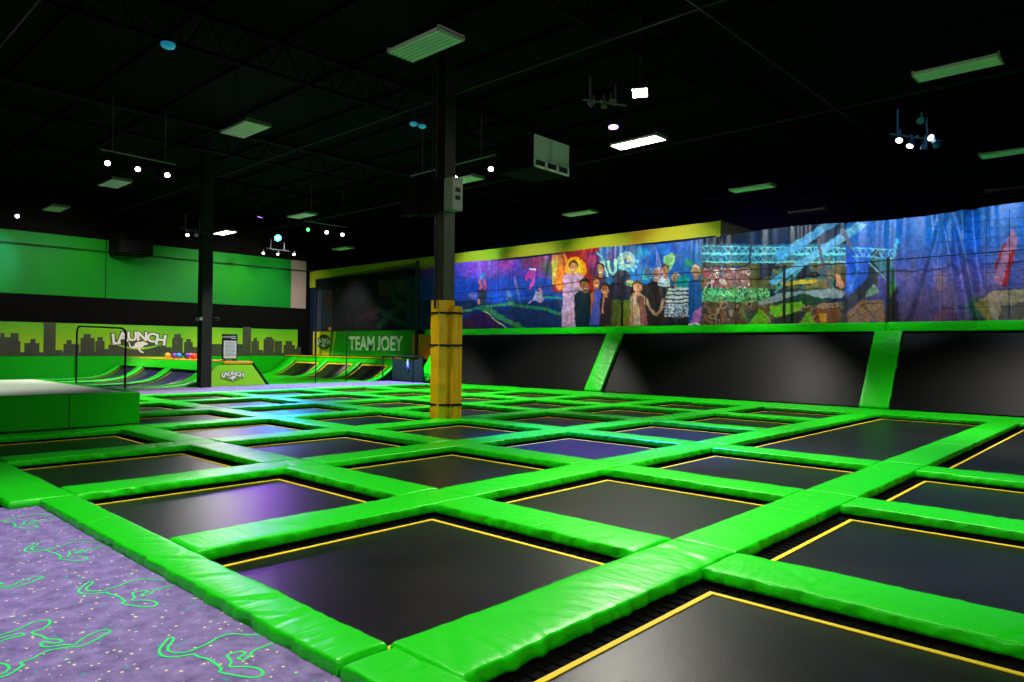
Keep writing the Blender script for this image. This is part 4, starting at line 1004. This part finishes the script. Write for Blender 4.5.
# ------------------------------------------------------------------ ceiling things
ZL = 3.4
fx_n = 0
def highbay(b, a, label, lit=None, L=1.22, W=.50, z=ZL):
    t = thing('high_bay_light', label, 'ceiling light', P(b, a, z), 'fluorescent high bay fixtures')
    m = MB(); hw = W/2; hl = L/2
    m.box((-hw, -hl, .03), (hw, hl, .05))
    nl = 6
    for k in range(nl+1):
        x = -hw+W*k/nl; m.add([(x-.008, -hl, -.0), (x+.008, -hl, -.0), (x+.008, hl, -.0), (x-.008, hl, -.0), (x-.002, -hl, .03), (x+.002, -hl, .03), (x+.002, hl, .03), (x-.002, hl, .03)], [(0, 1, 2, 3), (0, 4, 5, 1), (2, 6, 7, 3), (1, 5, 6, 2), (3, 7, 4, 0)])
    m.local('reflector', REFL, t)
    m = MB()
    for k in range(nl):
        x = -hw+W*(k+.5)/nl; m.tube((x, -hl+.03, .012), (x, hl-.03, .012), .020, 8)
    m.local('tubes', lit or TUBE, t)
    for s in (-1, 1):
        m = MB(); m.box((-hw-.01, s*hl-(.035 if s > 0 else 0), -.004), (hw+.01, s*hl+(0 if s > 0 else .035), .075)); m.local('end_cap', BOXG, t)
    for s in (-1, 1):
        MB().tube((0, s*hl*.7, .05), (0, s*hl*.7, (ZC-z)*S), .004, 4).local('hanger', BLACK, t)
    return t
HB = [(5.15, 6.17, 'unlit ribbed ceiling light, largest, left of the top centre', None, .50), (5.27, 10.68, 'unlit greenish ceiling light below left of the largest one', None, .52),
      (5.22, 16.38, 'small greenish ceiling light beneath the three spotlights on the left', None, .5), (5.21, 20.58, 'small yellowish ceiling light nearest the left edge', None, .5),
      (9.83, 1.87, 'long unlit green ceiling light at the upper right', None, .42), (14.54, 1.96, 'unlit green ceiling light at the right edge', None, .42), (14.3, 6.43, 'unlit green ceiling light above the truss print of the banner', None, .42),
      (14.19, 10.88, 'unlit pale green ceiling light right of the hanging heater', None, .45), (9.9, 6.41, 'bright lit ceiling light below the dazzling flood lamp', LITTUBE, .42),
      (9.73, 20.92, 'small lit ceiling light beside the black column', LITTUBE2, .45), (9.77, 16.6, 'small greenish ceiling light above the teal star light', None, .45), (9.85, 10.55, 'pale green ceiling light just right of the grey column', None, .45),
      (14.02, 21.09, 'smallest pale ceiling light left of the grey column', None, .45), (17.54, 6.46, 'dim white ceiling light above the banner at the right', None, .4), (17.8, 2.4, 'faint pale ceiling light at the right edge above the banner', None, .4)]
for b, a, lb, lit, w in HB: highbay(b, a, lb, lit, W=w)
# flood lamp
fb, fa = 7.98, 5.14
ft = thing('flood_lamp', 'dazzling white flood lamp hanging from the ceiling right of centre', 'lamp', P(fb, fa, ZL))
dirf = (P(4.0, 3.4, -1)-P(fb, fa, ZL)).normalized()
mt = dirf.to_track_quat('Z', 'Y').to_matrix().to_4x4(); mt.translation = P(fb, fa, ZL)
MB().box((-.14, -.09, -.10), (.14, .09, 0), mt).build('housing', BLACK, ft)
MB().box((-.125, -.075, 0), (.125, .075, .006), mt).build('lens', FLOODL, ft)
MB().tube(P(fb, fa, ZL), P(fb, fa, ZC), .012, 6).build('yoke', BLACK, ft)
def par(b, a, z, target, lens, name, label, r=.07, cat='spotlight', group=None, rod=2):
    t = thing(name, label, cat, P(b, a, z), group)
    d = (Vector(target)-P(b, a, z)).normalized(); p0 = P(b, a, z)
    hs_ = MB().tube(p0-d*.16, p0, r*.7, 12, r*1.08).build('housing', BLACK, t)
    MB().tube(p0+d*.001, p0+d*.006, r, 12).build('lens', lens, t).parent = hs_
    if rod: MB().tube(p0-d*.1, p0-d*.1+Vector((0, 0, .32 if rod == 1 else (ZC-z)*S)), .010, 6).build('bracket', BLACK, t)
    return t
aim = P(8, 8, -1)
def track(pts, lens, labels, along):
    for (b, a), le, lb in zip(pts, lens, labels): par(b, a, ZL, P(b*.6, a*.6, -1), le, 'track_spotlight', lb, .065, 'spotlight', 'track spotlights', 1)
rail_n = mat('track_rail', (.20, .21, .20), .4)
def rail(b0, a0, b1, a1, lb, z=ZL+.24):
    m = MB().tube(P(b0, a0, z), P(b1, a1, z), .018, 6)
    for t in (.15, .85): m.tube(P(b0+(b1-b0)*t, a0+(a1-a0)*t, z), P(b0+(b1-b0)*t, a0+(a1-a0)*t, ZC), .006, 5)
    o = m.build('track_rail', rail_n); tag(o, lb, 'rail', 'spotlight rails')
track([(4.52, 14.6), (5.07, 14.65), (5.64, 14.7)], [SPOTL]*3, ['left of the three white spotlights on the left ceiling track', 'middle of the three white spotlights on the left ceiling track', 'right of the three white spotlights on the left ceiling track'], 'b')
rail(4.4, 14.6, 5.8, 14.7, 'thin metal rail carrying the three white spotlights at the left')
track([(9.5, 11.36), (9.57, 10.49), (9.53, 9.44)], [SPOTL]*3, ['white spotlight just left of the grey column', 'white spotlight just right of the grey column', 'white spotlight at the right end of the rail beside the grey column'], 'a')
rail(9.5, 9.3, 9.5, 11.8, 'thin metal rail passing behind the grey column')
track([(11.03, 18.4), (11.65, 18.4), (12.2, 18.4)], [GRNL, SPOTL, SPOTL], ['tiny green spotlight left of two white ones near the far corner', 'white spotlight between the green one and the rail end, far corner', 'white spotlight ending the rail near the far corner'], 'b')
rail(10.9, 18.4, 12.4, 18.4, 'thin metal rail with green and white spotlights near the far corner')
track([(4.81, 22.54)], [SPOTL], ['lone white spotlight at the left edge above the green wall'], 'b')
par(8.94, 6.23, ZL, P(8.2, 5.6, -1), PURPL, 'colour_spotlight', 'glowing purple spotlight below the flood lamp', .10, group='coloured spotlights')
par(9.12, 17.59, ZL, P(8.8, 19, -1), PURPL, 'colour_spotlight', 'small purple light right of the black column', .09, group='coloured spotlights')
par(11.27, 20.57, ZL, P(9, 14, -.0), TEALL, 'colour_spotlight', 'bright teal star light near the far corner', .13, group='coloured spotlights')
# cyan dome discs
for b, a, lb in ((3.18, 8.32, 'blue oval ceiling disc at the upper left'), (6.83, 8.43, 'left of two small teal domes beside the grey column top'), (6.99, 8.42, 'right of two small teal domes beside the grey column top')):
    t = thing('ceiling_dome', lb, 'ceiling fitting', P(b, a, ZL), 'small ceiling domes'); r = .11 if b < 4 else .085
    MB().sphere(P(b, a, ZL), r, 14, 8, .55).build('dome', CYDOME, t); MB().tube(P(b, a, ZL+.02), P(b, a, ZL+.12), r*1.05, 12).build('base', BLACK, t)
    MB().tube(P(b, a, ZL+.12), P(b, a, ZC), .012, 6).build('stem', BLACK, t)
# moving head cluster right
def cluster(name, label, b, a, heads, z=ZL, mtl=None, k=.72):
    heads = [(x*k, y*k, w*k, d_, l_) for x, y, w, d_, l_ in heads]
    mtl = mtl or mat(name+'_metal', (.05, .16, .5), .35, metal=.4)
    t = thing(name, label, 'lighting rig', P(b, a, z))
    MB().tube(P(b-.10*k, a+.26*k, z+.10), P(b-.10*k, a+.26*k, z+.42), .018, 8).build('drop_pipe', mtl, t)
    MB().tube(P(b-.10*k, a+.26*k, z+.42), P(b-.10*k, a+.26*k, ZC-.01), .006, 6).build('safety_rod', SKIRT, t)
    MB().tube(P(b+.18*k, a-.14*k, z), P(b+.18*k, a-.14*k, z+.3), .014, 8).build('drop_pipe', mtl, t)
    MB().tube(P(b-.2*k, a+.36*k, z+.10), P(b+.25*k, a-.35*k, z-.02), .018, 8).tube(P(b-.25*k, a-.1*k, z-.0), P(b+.2*k, a+.12*k, z+.06), .016, 8).build('cross_bar', mtl, t)
    for hb_, ha_, hz_, dv_, le in heads:
        p0 = P(b+hb_, a+ha_, z+hz_); d = Vector(dv_).normalized()
        m = MB().tube(p0-d*.13, p0, .04, 10, .062); m.tube(p0-d*.1, p0-d*.1+Vector((0, 0, .13)), .014, 6); hd_ = m.build('head', mtl, t)
        if le: MB().tube(p0+d*.001, p0+d*.006, .055, 10).build('lens', le, t).parent = hd_
    return t
WL2 = mat('rig_lens', (.9, .9, .9), .3, emit=(.95, 1, .85), estr=5)
cluster('lighting_rig', 'hanging cluster of blue lit moving lamps at the upper right', 12.66*.8, 2.98*.8, [(-.16, .22, .0, (-.7, 0, -.8), WL2), (-.03, .08, -.1, (-.6, .2, -1), WL2), (.1, -.22, .02, (-.5, -.6, -.5), WL2), (-.04, -.14, -.2, (.2, .3, -1), None), (.2, -.3, -.12, (.7, -.2, -.5), None), (.12, -.05, .36, (-.6, 0, -.3), None)], z=ZL*.8)
cluster('lighting_rig', 'dark lamp cluster left of the dazzling flood lamp', 8.05, 5.77, [(-.2, .2, 0, (-.5, .6, -.6), None), (0, .0, -.05, (0, 0, -1), None), (.16, -.16, .05, (.5, -.6, -.5), None)], mtl=mat('dull_rig_metal', (.12, .12, .11), .4, metal=.5))
cluster('lighting_rig', 'small rig with three white lamps under the teal star light', 12.2, 22.3, [(-.35, .3, -.1, (-.5, -.5, -.6), WL2), (.02, .0, -.12, (-.5, -.4, -.6), WL2), (.4, -.4, -.12, (-.5, -.5, -.6), WL2)], z=3.25, mtl=mat('pale_rig_metal', (.04, .045, .05), .5), k=1)
p_ = on_a(192, 232, 16.5)
cluster('lighting_rig', 'small lamp cluster just left of the black column', p_[0], 16.5, [(-.1, .1, -.1, (-.3, -.6, -.6), WL2), (.1, -.1, -.1, (-.3, -.6, -.6), None)], z=p_[1], mtl=mat('pale_rig_metal_b', (.15, .15, .15), .4, metal=.5))

# hanging heater with louvred end
ah = 8.35
h0 = on_a(534, 134, ah); h1 = on_a(534, 166.5, ah); h2 = on_a(568, 177, ah)
z0h, z1h = h1[1], h0[1]; bl_, br_ = h0[0], h2[0]
hu = thing('hanging_heater', 'boxy white air unit hanging from the ceiling with louvred lower edge', 'air unit', P((bl_+br_)/2, ah+.8, z0h))
MB().cbox(P(bl_, ah, z0h), P(br_, ah+.85, z1h), .015).build('casing', SKIRT, hu)
MB().bbox(bl_, br_, ah-.02, ah, z0h+.17, z1h).build('front_panel', WHITE, hu)
m = MB().bbox(bl_, br_, ah-.03, ah, z0h, z0h+.035).bbox(bl_, br_, ah-.03, ah, z0h+.14, z0h+.17)
w_ = (br_-bl_)
for k in range(4): m.bbox(bl_+w_*k/3-.02 if k else bl_, bl_+w_*k/3+.02 if k < 3 else br_, ah-.03, ah, z0h, z0h+.17)
lf_ = m.build('louvre_frame', WHITE, hu)
m = MB()
for k in range(3):
    for j in range(4): m.bbox(bl_+w_*k/3+.03, bl_+w_*(k+1)/3-.03, ah-.015, ah, z0h+.045+j*.024, z0h+.055+j*.024)
m.build('louvre_slats', STEEL, hu).parent = lf_
MB().tube(P(bl_+.1, ah+.2, z1h), P(bl_+.1, ah+.2, ZC), .01, 5).tube(P(br_-.1, ah+.7, z1h), P(br_-.1, ah+.7, ZC), .01, 5).build('hanger', BLACK, hu)
# dark unit on the left wall
u0 = on_a(119, 240, 23.6); u1 = on_a(153, 256, 23.6)
o = thing('wall_heater', 'black boxy unit hanging over the top of the green wall at the left', 'air unit', P((u0[0]+u1[0])/2, 24.0, u1[1]))
MB().cbox(P(u0[0], 23.6, u1[1]), P(u1[0], 24.5, u0[1]+.3), .02).build('casing', SKIRT, o)
m = MB()
for k in range(5): m.bbox(u0[0]+.05, u1[0]-.05, 23.58, 23.6, u1[1]+.06+k*.08, u1[1]+.09+k*.08)
m.build('grille', BLACK, o); MB().tube(P(u0[0]+.2, 24, u0[1]+.3), P(u0[0]+.2, 24, ZC), .012, 5).tube(P(u1[0]-.2, 24, u0[1]+.3), P(u1[0]-.2, 24, ZC), .012, 5).build('hanger', BLACK, o)

# ------------------------------------------------------------------ light of the lamps, and added fill spots
WARM = (1.0, .96, .86); COOL = (.86, .95, 1.0)
def down(b, a, e, col=WARM, spot=95, size=.12, tb=None, ta=None, z=ZL-.06, tz=-1):
    return lamp('SPOT', 'lamp_or_fill_beam', P(b, a, z), P(tb if tb is not None else b, ta if ta is not None else a, tz), e, col, size, spot, .7)
down(fb-.05, fa-.05, 1100, WARM, 120, .12, 4.0, 3.4)
for b, a, e, w in ((2.2, 3.6, 800, 85), (5.2, 1.9, 1000, 70), (5.3, 8.6, 900, 70), (9.5, 3.2, 900, 75), (9.5, 9.44, 1300, 75), (9.5, 12.4, 1200, 80), (5.0, 14.4, 1500, 80), (12.6, 6.4, 1000, 75), (12.4, 11.6, 1400, 80), (12, 16.2, 1500, 80), (12.0, 1.6, 900, 80), (8.6, 14.9, 1400, 80)):  # white fill spots over the hall, mostly added without fixtures
    down(b, a, e*1.55, WARM, w)
# added fill lamps, unseen behind the camera, lighting the pads from the front
down(-3.0, .5, 750, WARM, 80, .15, 5, 4.0, tz=-1); down(.5, -3.0, 900, WARM, 80, .15, 5.5, 3, tz=-1)
down(8.94, 6.23, 3600, (.40, .08, 1.0), 55, .1, 7.8, 4.9)
down(6.2, 6.2, 22000, (.0, .05, 1.0), 46, .12, 6.9, 4.9)
down(9.12, 17.59, 750, (.40, .05, 1.0), 60, .12, 5, 8)
down(9.73, 20.92, 800, WARM, 60, .2, 5, 8)
down(11.2, 20.3, 3500, (.03, .4, 1.0), 50, .12, 9.0, 15.5)
down(9.12, 19.0, 2200, (.35, .06, 1.0), 70, .1, 7.6, 21)
down(.2, 6.2, 600, (.6, .45, 1.0), 60, .12, .2, 4.8)
# wall washes, most of them added spots to brighten walls, ramp, block and banner
down(4.8, 22.3, 1100, (.1, .25, 1.0), 50, .12, 4.4, 24.8, tz=2.4)
down(8.4, 20.6, 1800, WARM, 90, .12)
down(6.0, 20.5, 1200, WARM, 100, .2, 6, 24.8, tz=.2)
down(12, 20.8, 1800, WARM, 110, .2, 12, 24.8, tz=.0)
down(12.2, 20.5, 1500, WARM, 58, .3, 15, 20.7, tz=-.9)
down(8.2, 13.6, 1100, WARM, 40, .1, 8.2, 17.4, tz=-.5)
down(1.4, 12.6, 1300, WARM, 80, .12)
down(12.5, 15.6, 2600, (.08, .35, 1.0), 50, .12, 12.4, 16.4)
down(12.9, 9.2, 170, (1.0, .3, .9), 60, .1, 15, 9.0, tz=2.8)
down(12.9, 14.6, 200, (.2, .9, .8), 50, .1, 15, 15.2, tz=2.8)
for i, a in enumerate((1.6, 3.9, 6.2, 8.5, 10.8, 13.1, 15.4)):
    down(12.0, a, 640, ((.55, .8, 1.0), (.7, .85, 1.0), COOL, COOL, WARM, (.8, .75, 1.0), (.7, .6, 1.0))[i], 58, .15, 14.8, a, tz=1.75)
print('objects', len(bpy.data.objects))
